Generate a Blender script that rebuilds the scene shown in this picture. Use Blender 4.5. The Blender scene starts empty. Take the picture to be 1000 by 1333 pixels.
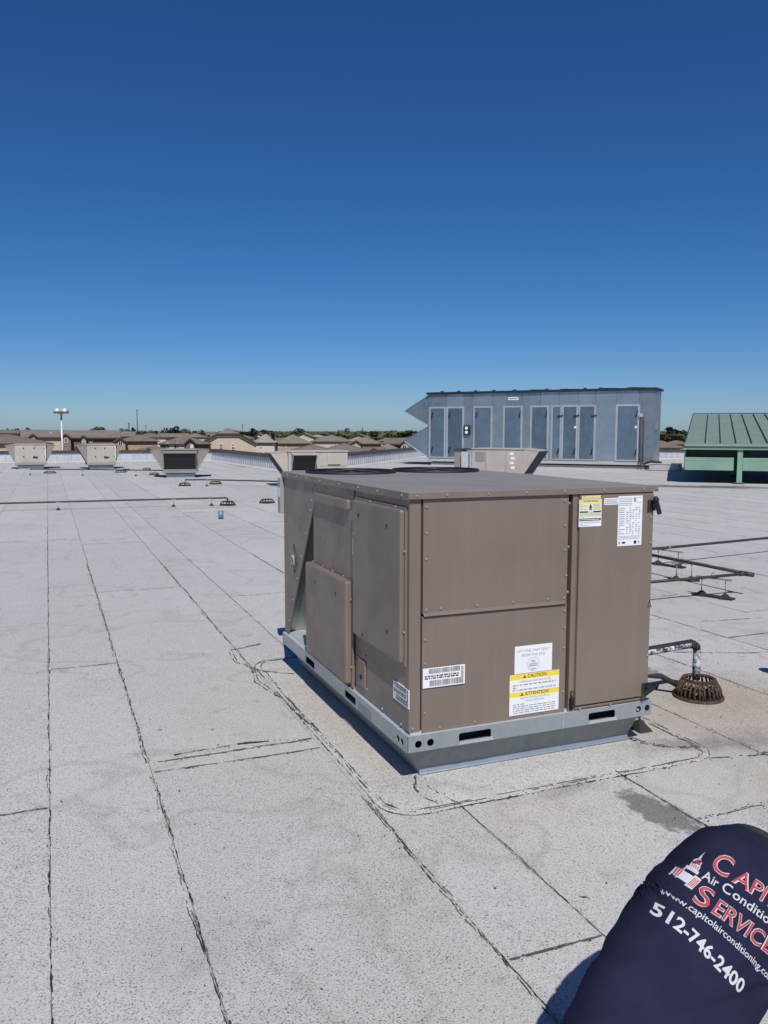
import bpy, bmesh, math, random
import numpy as np
from mathutils import Vector, Matrix, noise as mnoise
from mathutils.bvhtree import BVHTree

random.seed(7)
SC = bpy.context.scene
COL = SC.collection
R = math.radians

# ------------------------------------------------------------------ camera
CAM = Vector((-1.59929, -3.56886, 1.57793))
F_PX, PITCH, ROLL, YAW = 1064.7, 0.09734, 0.00183, 0.38923
FW = Vector((math.sin(YAW) * math.cos(PITCH), math.cos(YAW) * math.cos(PITCH), -math.sin(PITCH)))
_r = Vector((math.cos(YAW), -math.sin(YAW), 0)); _u = _r.cross(FW)
RT = _r * math.cos(ROLL) + _u * math.sin(ROLL)
UP = -_r * math.sin(ROLL) + _u * math.cos(ROLL)
cd = bpy.data.cameras.new('camera'); cam = bpy.data.objects.new('camera', cd); COL.objects.link(cam)
cd.sensor_fit = 'HORIZONTAL'; cd.sensor_width = 36; cd.lens = 36 * F_PX / 1000
cd.clip_start = 0.05; cd.clip_end = 9000
m3 = Matrix((RT, UP, -FW)).transposed()
cam.matrix_world = Matrix.Translation(CAM) @ m3.to_4x4()
SC.camera = cam

# ------------------------------------------------------------------ light
SUN = Vector((-0.20, -0.80, 1.0)).normalized()       # direction towards the sun
w = bpy.data.worlds.new('World'); SC.world = w; w.use_nodes = True
nt = w.node_tree; nt.nodes.clear()
sky = nt.nodes.new('ShaderNodeTexSky'); sky.sky_type = 'NISHITA'; sky.sun_disc = False
sky.sun_elevation = math.asin(SUN.z); sky.sun_rotation = math.atan2(SUN.x, SUN.y)
sky.altitude = 300; sky.air_density = 0.80; sky.dust_density = 0.5; sky.ozone_density = 10.0
bg = nt.nodes.new('ShaderNodeBackground'); bg.inputs[1].default_value = 0.081
wo = nt.nodes.new('ShaderNodeOutputWorld')
sat = nt.nodes.new('ShaderNodeHueSaturation'); sat.inputs['Saturation'].default_value = 1.15; sat.inputs['Hue'].default_value = 0.503
nt.links.new(sky.outputs[0], sat.inputs['Color']); nt.links.new(sat.outputs[0], bg.inputs[0]); nt.links.new(bg.outputs[0], wo.inputs[0])
ld = bpy.data.lights.new('sun', 'SUN'); ld.energy = 4.4; ld.angle = R(0.5); ld.color = (1, 0.96, 0.9)
lo = bpy.data.objects.new('sun', ld); COL.objects.link(lo)
lo.rotation_euler = (-SUN).to_track_quat('-Z', 'Y').to_euler(); lo.location = (0, -5, 20)
vs = SC.view_settings
vs.view_transform = 'Standard'; vs.look = 'None'; vs.exposure = 0.0; vs.gamma = 1.0; vs.use_curve_mapping = False

# ------------------------------------------------------------------ placing helpers
def ray(px, py):
    return FW * F_PX + RT * (px - 500) - UP * (py - 666.5)
def at_depth(px, py, D):
    d = ray(px, py); return CAM + d * (D / d.dot(FW))
ZR = -0.18                                            # top of the roof membrane
def on_roof(px, py, z=ZR):
    d = ray(px, py); return CAM + d * ((z - CAM.z) / d.z)

# ------------------------------------------------------------------ mesh builder
class MB:
    def __init__(s): s.v = []; s.f = []; s.m = []; s.sm = []; s.T = None
    def add(s, vs, fs, mi=0, smooth=False):
        o = len(s.v)
        for p in vs:
            p = Vector(p); s.v.append(tuple(s.T @ p) if s.T else tuple(p))
        for f in fs: s.f.append([o + i for i in f]); s.m.append(mi); s.sm.append(smooth)
        return s
    def box(s, a, b, mi=0):
        (x0, y0, z0), (x1, y1, z1) = a, b
        x0, x1 = min(x0, x1), max(x0, x1); y0, y1 = min(y0, y1), max(y0, y1); z0, z1 = min(z0, z1), max(z0, z1)
        return s.add([(x0,y0,z0),(x1,y0,z0),(x1,y1,z0),(x0,y1,z0),(x0,y0,z1),(x1,y0,z1),(x1,y1,z1),(x0,y1,z1)],
                     [(0,3,2,1),(4,5,6,7),(0,1,5,4),(1,2,6,5),(2,3,7,6),(3,0,4,7)], mi)
    def hexa(s, bot, top, mi=0):                      # eight corners, bottom ring and top ring, counter-clockwise
        return s.add(list(bot) + list(top), [(0,3,2,1),(4,5,6,7),(0,1,5,4),(1,2,6,5),(2,3,7,6),(3,0,4,7)], mi)
    def prism(s, pts, vec, mi=0):                     # polygon pts extruded along vec
        n = len(pts); vec = Vector(vec); q = [Vector(p) + vec for p in pts]
        return s.add(list(pts) + q, [list(range(n))[::-1], list(range(n, 2*n))] + [(i, (i+1) % n, n + (i+1) % n, n + i) for i in range(n)], mi)
    def cone(s, p0, p1, r0, r1, seg=12, mi=0, cap=True, smooth=True):
        p0, p1 = Vector(p0), Vector(p1); d = (p1 - p0).normalized()
        a = d.orthogonal().normalized(); b = d.cross(a)
        vs = []
        for p, r in ((p0, r0), (p1, r1)):
            for i in range(seg):
                t = 2*math.pi*i/seg; vs.append(p + a*(r*math.cos(t)) + b*(r*math.sin(t)))
        s.add(vs, [(i, (i+1) % seg, seg + (i+1) % seg, seg + i) for i in range(seg)], mi, smooth)
        if cap:
            o = len(s.v) - 2*seg
            s.f += [[o + i for i in range(seg)][::-1], [o + seg + i for i in range(seg)]]; s.m += [mi, mi]; s.sm += [False, False]
        return s
    def cyl(s, p0, p1, r, seg=12, mi=0, cap=True): return s.cone(p0, p1, r, r, seg, mi, cap)
    def tube(s, path, r, seg=10, mi=0, closed=False):
        P = [Vector(p) for p in path]; n = len(P); vs = []
        rr = r if isinstance(r, (list, tuple)) else [r]*n
        prev = None
        for i in range(n):
            if closed: d = P[(i+1) % n] - P[i-1]
            else: d = P[min(i+1, n-1)] - P[max(i-1, 0)]
            d.normalize()
            a = d.orthogonal().normalized() if prev is None else (prev - d*prev.dot(d)).normalized()
            prev = a; b = d.cross(a)
            for k in range(seg):
                t = 2*math.pi*k/seg; vs.append(P[i] + a*(rr[i]*math.cos(t)) + b*(rr[i]*math.sin(t)))
        fs = []
        for i in range(n if closed else n-1):
            j = (i+1) % n
            for k in range(seg): fs.append((i*seg+k, i*seg+(k+1) % seg, j*seg+(k+1) % seg, j*seg+k))
        if not closed: fs += [list(range(seg))[::-1], [(n-1)*seg + k for k in range(seg)]]
        return s.add(vs, fs, mi, True)
    def loft(s, rings, mi=0, caps=True, smooth=True):
        n = len(rings[0]); vs = [p for r in rings for p in r]; fs = []
        for i in range(len(rings)-1):
            for k in range(n): fs.append((i*n+k, i*n+(k+1) % n, (i+1)*n+(k+1) % n, (i+1)*n+k))
        if caps: fs += [list(range(n))[::-1], [(len(rings)-1)*n + k for k in range(n)]]
        return s.add(vs, fs, mi, smooth)
    def build(s, name, mats, parent=None, bevel=0, **kw):
        me = bpy.data.meshes.new(name); me.from_pydata(s.v, [], s.f)
        for m_ in (mats if isinstance(mats, (list, tuple)) else [mats]): me.materials.append(m_)
        me.polygons.foreach_set('material_index', s.m); me.polygons.foreach_set('use_smooth', s.sm)
        me.update()
        return link(name, me, parent, bevel, **kw)

def link(name, me, parent=None, bevel=0, label=None, cat=None, group=None, kind=None, loc=None, rot=None):
    o = bpy.data.objects.new(name, me); COL.objects.link(o)
    if parent: o.parent = parent
    if loc is not None: o.location = loc
    if rot is not None: o.rotation_euler = rot
    if bevel:
        b = o.modifiers.new('bevel', 'BEVEL'); b.width = bevel; b.segments = 2; b.limit_method = 'ANGLE'
        b.harden_normals = False
    for k, v in (('label', label), ('category', cat), ('group', group), ('kind', kind)):
        if v: o[k] = v
    return o
def thing(name, label, cat, loc=(0,0,0), rz=0, group=None):
    return link(name, None, None, 0, label, cat, group, None, loc, (0,0,rz))
def copy_tree(o, parent=None):
    c = o.copy(); COL.objects.link(c)
    if parent: c.parent = parent
    for ch in list(o.children): copy_tree(ch, c)
    return c

# ------------------------------------------------------------------ materials
class NT:
    def __init__(s, name):
        s.mat = bpy.data.materials.new(name); s.mat.use_nodes = True
        s.t = s.mat.node_tree; s.b = s.t.nodes['Principled BSDF']
    def n(s, typ, **kw):
        nd = s.t.nodes.new(typ)
        for k, v in kw.items(): setattr(nd, k, v)
        return nd
    def l(s, a, b): s.t.links.new(a, b)
    def set(s, sock, v):
        if hasattr(v, 'links') or hasattr(v, 'is_output'): s.l(v, sock)
        else: sock.default_value = v
    def pos(s): return s.n('ShaderNodeNewGeometry').outputs['Position']
    def obj(s): return s.n('ShaderNodeTexCoord').outputs['Object']
    def noise(s, vec, scale, detail=3, rough=.55, stretch=None):
        if stretch:
            mp = s.n('ShaderNodeMapping'); mp.inputs['Scale'].default_value = stretch; s.l(vec, mp.inputs[0]); vec = mp.outputs[0]
        x = s.n('ShaderNodeTexNoise'); s.l(vec, x.inputs['Vector']); x.inputs['Scale'].default_value = scale
        x.inputs['Detail'].default_value = detail; x.inputs['Roughness'].default_value = rough; return x.outputs['Fac']
    def ramp(s, fac, lo, hi, a=0., b=1.):
        x = s.n('ShaderNodeMapRange'); s.l(fac, x.inputs[0]); x.inputs[1].default_value = lo; x.inputs[2].default_value = hi
        x.inputs[3].default_value = a; x.inputs[4].default_value = b; return x.outputs[0]
    def math(s, op, a, b=0.):
        x = s.n('ShaderNodeMath', operation=op); s.set(x.inputs[0], a); s.set(x.inputs[1], b); return x.outputs[0]
    def mix(s, fac, a, b, mode='MIX'):
        x = s.n('ShaderNodeMix', data_type='RGBA', blend_type=mode)
        s.set(x.inputs[0], fac)
        for i, v in ((6, a), (7, b)):
            if isinstance(v, (tuple, list)): x.inputs[i].default_value = (*v[:3], 1)
            else: s.l(v, x.inputs[i])
        return x.outputs[2]
    def bump(s, h, strength=.3, dist=.002):
        x = s.n('ShaderNodeBump'); x.inputs['Strength'].default_value = strength; x.inputs['Distance'].default_value = dist
        s.l(h, x.inputs['Height']); s.l(x.outputs[0], s.b.inputs['Normal'])
    def done(s, col, rough, metal=0., spec=None):
        if isinstance(col, (tuple, list)): s.b.inputs['Base Color'].default_value = (*col[:3], 1)
        else: s.l(col, s.b.inputs['Base Color'])
        s.set(s.b.inputs['Roughness'], rough); s.b.inputs['Metallic'].default_value = metal
        if spec is not None: s.b.inputs['Specular IOR Level'].default_value = spec
        return s.mat

def simple(name, col, rough=.6, metal=0., var=.12, scale=6., bump=0., bscale=200., spec=None, world=False):
    k = NT(name); c = k.pos() if world else k.obj()
    f = k.noise(c, scale, 4)
    d = tuple(x*(1-var) for x in col); l_ = tuple(min(1, x*(1+var)) for x in col)
    if bump: k.bump(k.noise(c, bscale, 2), bump)
    return k.done(k.mix(k.ramp(f, .3, .7), d, l_), k.ramp(f, .2, .8, max(.02, rough-.07), min(1, rough+.07)), metal, spec)

def paint_mat(name, col, rough, dust=0., spec=.4):
    k = NT(name); p = k.pos()
    big = k.noise(p, 1.7, 4); streak = k.noise(p, 3., 4, .6, (9, 9, .5)); fine = k.noise(p, 55, 2); wave = k.noise(p, 2.4, 1, .4); smear = k.noise(p, 4.5, 5, .65)
    scr = k.noise(p, 40, 3, .6, (1, 1, .12))
    c = k.mix(k.ramp(big, .3, .7), tuple(x*.90 for x in col), tuple(x*1.07 for x in col))
    c = k.mix(k.ramp(streak, .52, .85, 0, .22), c, tuple(min(1, x*1.55) for x in col))
    c = k.mix(k.ramp(smear, .58, .75, 0, .18), c, tuple(x*.68 for x in col))
    c = k.mix(k.ramp(scr, .71, .78, 0, .25), c, tuple(min(1, x*1.9) for x in col))
    if dust: c = k.mix(k.ramp(k.noise(p, 2.6, 5, .6), .25, .8, dust*.4, dust), c, (.34, .325, .31))
    bu = k.n('ShaderNodeBump'); bu.inputs['Strength'].default_value = .5; bu.inputs['Distance'].default_value = .02; k.l(wave, bu.inputs['Height'])
    b2 = k.n('ShaderNodeBump'); b2.inputs['Strength'].default_value = .05; b2.inputs['Distance'].default_value = .0006; k.l(k.noise(p, 420, 1), b2.inputs['Height']); k.l(bu.outputs[0], b2.inputs['Normal']); k.l(b2.outputs[0], k.b.inputs['Normal'])
    r_ = k.math('ADD', k.ramp(streak, .3, .8, rough, rough+.13), k.math('ADD', k.ramp(fine, .3, .7, -.03, .03), k.ramp(smear, .4, .7, -.06, .14)))
    return k.done(c, r_, 0., spec)
TAN = (.185, .147, .121)
M = {}
M['tan'] = paint_mat('tan_paint', TAN, .33)
M['tan_top'] = paint_mat('tan_paint_dust_and_sky_sheen', (.18, .152, .135), .5, .5)  # grey mix is dust plus the sky's reflection painted into the colour
M['beige'] = paint_mat('beige_paint', (.41, .375, .335), .45)
M['dusk'] = paint_mat('grey_tan_and_shaded_beige', (.25, .225, .20), .45)  # also the shaded tone painted on the beige units' hoods
def galv_mat(name, base, rough, metal, sp=26., mot=1.):
    k = NT(name); p = k.obj()
    v = k.n('ShaderNodeTexVoronoi'); k.l(p, v.inputs['Vector']); v.inputs['Scale'].default_value = sp
    sepc = k.n('ShaderNodeSeparateColor'); k.l(v.outputs['Color'], sepc.inputs[0])
    f = k.noise(p, 1.3, 6, .65); st = k.noise(p, 2.5, 4, .6, (6, 6, .6)); wave = k.noise(p, .9, 2, .5)
    oi = k.n('ShaderNodeObjectInfo').outputs['Random']
    val = k.math('ADD', k.math('MULTIPLY', sepc.outputs[0], .10), k.math('ADD', k.math('MULTIPLY', f, .55*mot), k.math('MULTIPLY', oi, .28*mot)))
    c = k.mix(k.ramp(val, .2*mot, .72*mot, 0, 1), tuple(x*(1-.28*mot) for x in base), tuple(min(1, x*(1+.26*mot)) for x in base))
    c = k.mix(k.ramp(st, .52, .8, 0, .4), c, tuple(min(1, x*1.45) for x in base))
    k.bump(wave, .35*(mot > 1), .05)
    return k.done(c, k.ramp(val, .15, .75*mot, rough+.12, rough-.12), metal)
M['galv'] = galv_mat('galvanised_steel', (.37, .41, .43), .42, .7)
M['galv_blue'] = galv_mat('galvanised_painted_reflections', (.315, .375, .42), .40, .75, 3., 1.3)  # strong mottling paints cloudy reflections into the sheet colour
M['galv_door'] = galv_mat('blue_galvanised_door', (.215, .28, .335), .36, .8, 3., 1.3)  # same reflection mottling painted into the doors
M['door_trim'] = galv_mat('dull_door_trim', (.43, .475, .50), .5, .5, 12.)
M['galv_trim'] = galv_mat('galvanised_trim', (.55, .60, .62), .5, .5, 12.)
M['galv_dark'] = galv_mat('dull_galvanised_steel', (.27, .285, .275), .6, .25)
M['clad'] = simple('white_metal_cladding', (.52, .54, .58), .45, .25, .07, 1.5)
M['coping'] = simple('dark_bronze_coping', (.075, .06, .052), .5, .3)
M['black'] = simple('black_plastic', (.012, .012, .013), .45, 0, .2)
M['rubber'] = simple('black_rubber', (.02, .02, .021), .8, 0, .3, 20, .3)
M['void'] = simple('dark_interior', (.012, .012, .013), .9, 0, .2)
M['navy'] = simple('dark_blue_grey_metal', (.012, .014, .022), .6, 0)
M['mesh'] = simple('dark_coil_mesh', (.022, .022, .026), .7, .2, .3, 30, .4, 300)
M['zinc'] = simple('zinc_screw', (.36, .33, .30), .45, .5)
M['pipe'] = simple('grey_brown_gas_pipe', (.05, .043, .04), .6, .3, .25, 12)
M['white'] = simple('white_label', (.74, .75, .77), .5, 0, .04, 8)
M['ink'] = simple('black_ink', (.03, .03, .035), .6, 0, .1)
M['greyink'] = simple('grey_ink', (.26, .27, .3), .6, 0, .1)
M['yellow'] = simple('yellow_print', (.80, .60, .05), .55, 0, .05)
M['paleyellow'] = simple('faded_yellow_print', (.70, .68, .50), .55, 0, .05)
M['green_roof'] = paint_mat('green_standing_seam_metal', (.185, .245, .205), .5)
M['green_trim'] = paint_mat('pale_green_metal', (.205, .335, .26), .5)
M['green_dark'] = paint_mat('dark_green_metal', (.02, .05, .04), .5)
M['bitumen'] = simple('bitumen_bead', (.028, .026, .026), .75, 0, .4, 40)
M['bitumen_dust'] = simple('dusty_bitumen_bead', (.075, .068, .06), .9, 0, .6, 60)
M['seam_dirt'] = simple('grey_seam_dirt', (.16, .15, .14), .95, 0, .5, 60)
M['bluecan'] = simple('faded_blue_can', (.14, .22, .34), .5, .2)
M['glass'] = simple('dark_window_glass', (.02, .024, .03), .12, 0, .2)
M['solar'] = simple('solar_panel_glass', (.012, .015, .03), .2, 0, .2)
M['trim_dark'] = simple('dark_brown_fascia', (.05, .036, .03), .7, 0, .15)
M['trim_white'] = simple('white_trim', (.62, .60, .56), .6, 0, .06)
M['bark'] = simple('bark', (.09, .07, .05), .9, 0, .3)
def rust_mat():
    k = NT('rusty_cast_iron'); p = k.obj(); a = k.noise(p, 28, 5, .65); b = k.noise(p, 90, 3)
    c = k.mix(k.ramp(a, .35, .65), (.022, .016, .013), (.095, .052, .03)); c = k.mix(k.ramp(b, .55, .75, 0, .5), c, (.30, .24, .19))
    k.bump(b, .6, .003); return k.done(c, .85, .1)
M['rust'] = rust_mat()
def crust_mat():
    k = NT('white_flaking_pipe_paint'); p = k.obj(); a = k.noise(p, 24, 5, .7); b = k.noise(p, 60, 3)
    c = k.mix(k.ramp(a, .45, .58), (.03, .03, .033), (.58, .62, .66)); k.bump(a, .7, .004); return k.done(c, .7)
M['crust'] = crust_mat()
def membrane_mat():
    k = NT('white_granule_membrane'); p = k.pos()
    big = k.noise(p, .35, 5, .6); mid = k.noise(p, 2.3, 5, .65); sp = k.noise(p, 150, 2, .65); sp2 = k.noise(p, 95, 3, .7); foot = k.noise(p, 5.5, 4, .6); ring = k.noise(p, .9, 3, .5)
    patch = k.noise(p, 1.4, 5, .7)
    oi = k.n('ShaderNodeObjectInfo').outputs['Random']
    c = k.mix(k.ramp(big, .3, .7), (.415, .412, .408), (.485, .481, .476))
    c = k.mix(k.ramp(mid, .35, .75, 0, .35), c, (.355, .345, .33))
    c = k.mix(k.math('MULTIPLY', oi, .5), c, (.52, .516, .51)); c = k.mix(k.ramp(oi, .75, .9, 0, .3), c, (.35, .345, .335))
    c = k.mix(k.ramp(foot, .60, .72, 0, .38), c, (.25, .235, .22)); c = k.mix(k.ramp(big, .58, .68, 0, .22), c, (.30, .28, .255))
    rr_ = k.math('ABSOLUTE', k.math('SUBTRACT', ring, .56)); c = k.mix(k.ramp(rr_, .02, .0, 0, .32), c, (.27, .25, .225))
    def blot(cx, cy, rx, ry, amt, col, rot=0., edge=.55):
        nonlocal c
        mp = k.n('ShaderNodeMapping', vector_type='TEXTURE'); k.l(p, mp.inputs[0])
        mp.inputs['Location'].default_value = (cx, cy, ZR); mp.inputs['Rotation'].default_value = (0, 0, rot); mp.inputs['Scale'].default_value = (rx, ry, 1)
        ln = k.n('ShaderNodeVectorMath', operation='LENGTH'); k.l(mp.outputs[0], ln.inputs[0])
        dd = k.math('ADD', ln.outputs['Value'], k.ramp(k.noise(p, 7./max(rx, ry)**.5, 5, .65), .2, .8, -.45, .45))
        c = k.mix(k.ramp(dd, 1.0, edge, 0, amt), c, col)
    blot(2.3, .15, 1.5, 1.3, .55, (.40, .335, .265), 0, .2)
    blot(2.5, .5, .75, .6, .5, (.34, .27, .20), 0, .2)
    blot(-.03, 1.1, .22, 1.7, .6, (.42, .375, .32), 0, .3)
    blot(.4, -.45, .8, .35, .4, (.41, .36, .30), 0, .2)
    blot(.97, -.66, .11, .27, .8, (.12, .115, .118), .12, .75); blot(1.9, -.75, .6, .35, .5, (.42, .35, .26), .3, .2); blot(2.2, -.2, .5, .25, .45, (.20, .17, .15), -.4, .2)
    blot(1.75, -.1, .5, .12, .5, (.16, .14, .125), -.3, .3)
    blot(.75, -.3, .3, .1, .45, (.20, .18, .165), .1, .3)
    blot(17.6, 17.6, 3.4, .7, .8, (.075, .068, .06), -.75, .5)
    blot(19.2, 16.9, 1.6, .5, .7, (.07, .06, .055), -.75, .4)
    blot(5.2, 3.6, 1.5, 1.2, .3, (.36, .33, .29), 0, .3)
    blot(1.7, 15.6, 1.4, .5, .5, (.35, .31, .26), 0, .3)
    blot(-1.2, -.85, .35, .3, .3, (.30, .295, .30), 0, .3)
    c = k.mix(k.ramp(sp, .52, .30, 0, .5), c, (1.35, 1.35, 1.35), 'MULTIPLY'); c = k.mix(k.ramp(sp, .48, .66, 0, .5), c, (.55, .54, .535), 'MULTIPLY')
    thr = k.ramp(patch, .3, .75, .63, .55)                  # where granules are worn the dark mat shows in more spots
    d = k.math('SUBTRACT', sp, thr); c = k.mix(k.ramp(d, 0, .07, 0, .8), c, (.06, .058, .06))
    c = k.mix(k.ramp(sp2, .66, .74, 0, .6), c, (.085, .08, .078))
    c = k.mix(k.ramp(sp2, .30, .22, 0, .5), c, (.52, .52, .52))
    k.bump(k.math('ADD', sp, k.math('MULTIPLY', mid, .5)), .5, .003)
    return k.done(c, .9, 0, .25)
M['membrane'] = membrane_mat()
def shingle_mat(name, col):
    k = NT(name); p = k.obj(); a = k.noise(p, .6, 4); b = k.noise(p, 3.5, 3, .6, (1, 1, 3))
    c = k.mix(k.ramp(a, .3, .7), tuple(x*.85 for x in col), tuple(x*1.15 for x in col)); c = k.mix(k.ramp(b, .4, .7, 0, .4), c, tuple(x*.65 for x in col))
    return k.done(c, .9)
M['roof1'] = shingle_mat('brown_shingles', (.165, .13, .105)); M['roof2'] = shingle_mat('grey_brown_shingles', (.19, .16, .135)); M['roof3'] = shingle_mat('pale_grey_shingles', (.27, .245, .22))
M['w_peach'] = simple('peach_stucco', (.50, .41, .325), .9, 0, .06, .5); M['w_tan'] = simple('tan_brick', (.38, .27, .19), .9, 0, .12, 1.2)
M['w_brick'] = simple('brown_brick', (.25, .165, .115), .9, 0, .3, 1.8); M['w_dark'] = simple('dark_and_shaded_wall', (.15, .11, .09), .9, 0, .12, .6); M['w_white'] = simple('off_white_siding', (.55, .50, .44), .9, 0, .06, .6)
def leaf_mat(name, col):
    k = NT(name); oi = k.noise(k.pos(), .35, 3); c = k.mix(k.ramp(oi, .3, .7), tuple(x*.6 for x in col), tuple(x*1.35 for x in col)); return k.done(c, .8, 0, .2)
M['leaf'] = leaf_mat('dark_oak_leaves', (.045, .052, .026)); M['leaf2'] = leaf_mat('olive_leaves', (.075, .078, .038))
M['field'] = simple('dry_grassland', (.17, .155, .085), .95, 0, .3, .004, world=True)
M['shirt'] = None

# ------------------------------------------------------------------ text and flat print
_fonts = {}
def text_mesh(s, bold=0., shear=0., spacing=1.):
    key = (s, bold, shear, spacing)
    if key in _fonts: return _fonts[key]
    cu = bpy.data.curves.new('lettering', 'FONT'); cu.body = s; cu.size = 1; cu.offset = bold; cu.shear = shear
    cu.space_character = spacing; cu.resolution_u = 3; cu.fill_mode = 'FRONT'
    o = bpy.data.objects.new('lettering', cu); COL.objects.link(o)
    dg = bpy.context.evaluated_depsgraph_get(); dg.update(); e = o.evaluated_get(dg); me = e.to_mesh()
    vs = [v.co.copy() for v in me.vertices]; fs = [list(p.vertices) for p in me.polygons]
    e.to_mesh_clear(); bpy.data.objects.remove(o); bpy.data.curves.remove(cu)
    xs = [v.x for v in vs]; x0, x1 = min(xs), max(xs)
    _fonts[key] = ([(v.x - x0, v.y) for v in vs], fs, x1 - x0); return _fonts[key]
class Print:                                          # flat print on a rectangle: u right, v up, in metres
    def __init__(s, o, ux, uy, lift=.0006):
        s.o, s.ux, s.uy = Vector(o), Vector(ux), Vector(uy); s.n = s.ux.cross(s.uy); s.mb = MB(); s.lift = lift
    def P(s, u, v, k=1): return s.o + s.ux*u + s.uy*v + s.n*(s.lift*k)
    def rect(s, u0, v0, u1, v1, mi=0, k=1): s.mb.add([s.P(u0,v0,k), s.P(u1,v0,k), s.P(u1,v1,k), s.P(u0,v1,k)], [(0,1,2,3)], mi)
    def poly(s, pts, mi=0, k=1): s.mb.add([s.P(a,b,k) for a, b in pts], [list(range(len(pts)))], mi)
    def text(s, t, u, v, h, width=None, mi=0, k=2, bold=0., align='l', shear=0., tilt=0.):
        vs, fs, W = text_mesh(t, bold, shear); sy = h/.69; sx = sy if width is None else width/W
        if align == 'c': u -= W*sx/2
        s.mb.add([s.P(u + a*sx, v + b*sy + a*sx*tilt, k) for a, b in vs], fs, mi)
    def lines(s, u0, v0, u1, v1, n, mi=0, k=2, fill=.5, rng=random, brk=.03):
        for i in range(n):
            y = v1 - (i + .5)*(v1-v0)/n; h = (v1-v0)/n*fill/2; x = u0
            while x < u1 - .004:
                L = rng.uniform(.004, .018)*(u1-u0)/.15; e = min(u1, x+L)
                s.rect(x, y-h, e, y+h, mi, k); x = e + .0035*(u1-u0)/.15
                if rng.random() < brk: break

# ------------------------------------------------------------------ ground, hills, far field
def vnoise(x, seed=0): return mnoise.noise(Vector((x, seed*17.3, seed*3.1)))
GZ = -6.4
g = MB(); g.add([(-6000,-3000,GZ),(6000,-3000,GZ),(6000,7500,GZ),(-6000,7500,GZ)], [(0,1,2,3)])
g.build('ground', M['field'], kind='structure')
h = MB(); rows = []
for rr, hh in ((900, 0), (1500, 3.5), (2200, 9.0), (3200, 9.5), (5200, 0)):
    rw = []
    for i in range(121):
        a = YAW + R(-75 + 150*i/120)
        k = max(0, 1 + .5*vnoise(i*.09, 3) + .18*vnoise(i*.4, 5)) if hh else 0
        if hh > 5: k *= 1.08 - .35*max(0, min(1, (i-50)/25))
        rw.append((CAM.x + rr*math.sin(a), CAM.y + rr*math.cos(a), GZ + (.15 if not hh else hh*k*.9 + 2.2)))
    rows.append(rw)
h.add([p for r_ in rows for p in r_], [(j*121+i, j*121+i+1, (j+1)*121+i+1, (j+1)*121+i) for j in range(4) for i in range(120)], 0, True)
h.build('hills', M['field'], kind='structure')

# ------------------------------------------------------------------ the roof we stand on
OUT = [(-30,46.5),(-30,-30),(45,-30),(62,20),(23,49.3),(8.05,29.35),(7.64,46.5)]
rb = MB(); rb.prism([(x, y, GZ) for x, y in OUT], (0, 0, ZR - .0045 - GZ))
roof = rb.build('roof', M['bitumen_dust'], kind='structure')
def inside(x, y):
    c = False; n = len(OUT)
    for i in range(n):
        (x0, y0), (x1, y1) = OUT[i], OUT[i-1]
        if (y0 > y) != (y1 > y) and x < (x1-x0)*(y-y0)/(y1-y0) + x0: c = not c
    return c
def clip_poly(poly, a, b, keep_left):                 # half-plane clip
    out = []; n = len(poly); ax, ay = a; bx, by = b
    f = lambda p: ((bx-ax)*(p[1]-ay) - (by-ay)*(p[0]-ax)) * (1 if keep_left else -1)
    for i in range(n):
        p, q = poly[i], poly[(i+1) % n]; fp, fq = f(p), f(q)
        if fp >= 0: out.append(p)
        if (fp >= 0) != (fq >= 0):
            t = fp/(fp-fq); out.append((p[0]+(q[0]-p[0])*t, p[1]+(q[1]-p[1])*t))
    return out
XS = [-2.58-.93*i for i in range(24, 0, -1)] + [-2.58,-1.65,-1.16,-.24,.15,1.08,1.98,2.83] + [2.83+.93*i for i in range(1, 44)]
LAPS = {-2.58:[10.7,.44], -1.65:[10.68,2.84], -1.16:[9.95,5.8,.79,.65], -.24:[11.2,-1.35], .15:[8.4,5.05], 1.08:[-.8,10.2], 1.98:[-.33,6.1,12.], 2.83:[2.5,8.8], 3.76:[1.7,7.2], 4.69:[2.4,9.]}
rs = random.Random(11)
sheets = []; lap_list = []
for i in range(len(XS)-1):
    x0, x1 = XS[i], XS[i+1]
    key = next((k for k in LAPS if abs(k-x0) < .02), None)
    ys = set(LAPS[key]) if key is not None else set()
    near = -4 < x0 < 9
    y = (13 if key is not None else -4) + rs.uniform(0, 6)
    while y < 50: ys.add(y); y += rs.uniform(8, 11) if near else rs.uniform(17, 24)
    ys = sorted(ys); lo = -30 if not near else -12
    cuts = [lo] + ys + [50]
    for a, b in zip(cuts[:-1], cuts[1:]):
        poly = [(x0+.0012, a+.0012), (x1-.0012, a+.0012), (x1-.0012, b-.0012), (x0+.0012, b-.0012)]
        if x1 > 7.6: 
            if x0 > 8.0 or a > 29: poly = clip_poly(poly, (23,49.3), (8.05,29.35), True) if x1 > 8.0 else poly
            poly = clip_poly(poly, (62,20), (23,49.3), True) if len(poly) > 2 else poly
        if x1 <= 8.0 and len(poly) > 2: poly = [(min(px_, 7.6) if py_ > 29.2 else px_, min(py_, 46.4)) for px_, py_ in poly]
        if len(poly) < 3: continue
        ar = sum(poly[j][0]*poly[(j+1) % len(poly)][1] - poly[(j+1) % len(poly)][0]*poly[j][1] for j in range(len(poly)))
        if abs(ar) < .02: continue
        cx = sum(p[0] for p in poly)/len(poly)
        if cx < -30: continue
        sheets.append((poly, a > -8))
    for yv in ys: lap_list.append((x0, x1, yv))
sheets.sort(key=lambda s_: (Vector((sum(p[0] for p in s_[0])/len(s_[0]), sum(p[1] for p in s_[0])/len(s_[0]))) - Vector((0, 5))).length)
far = MB()
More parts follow.
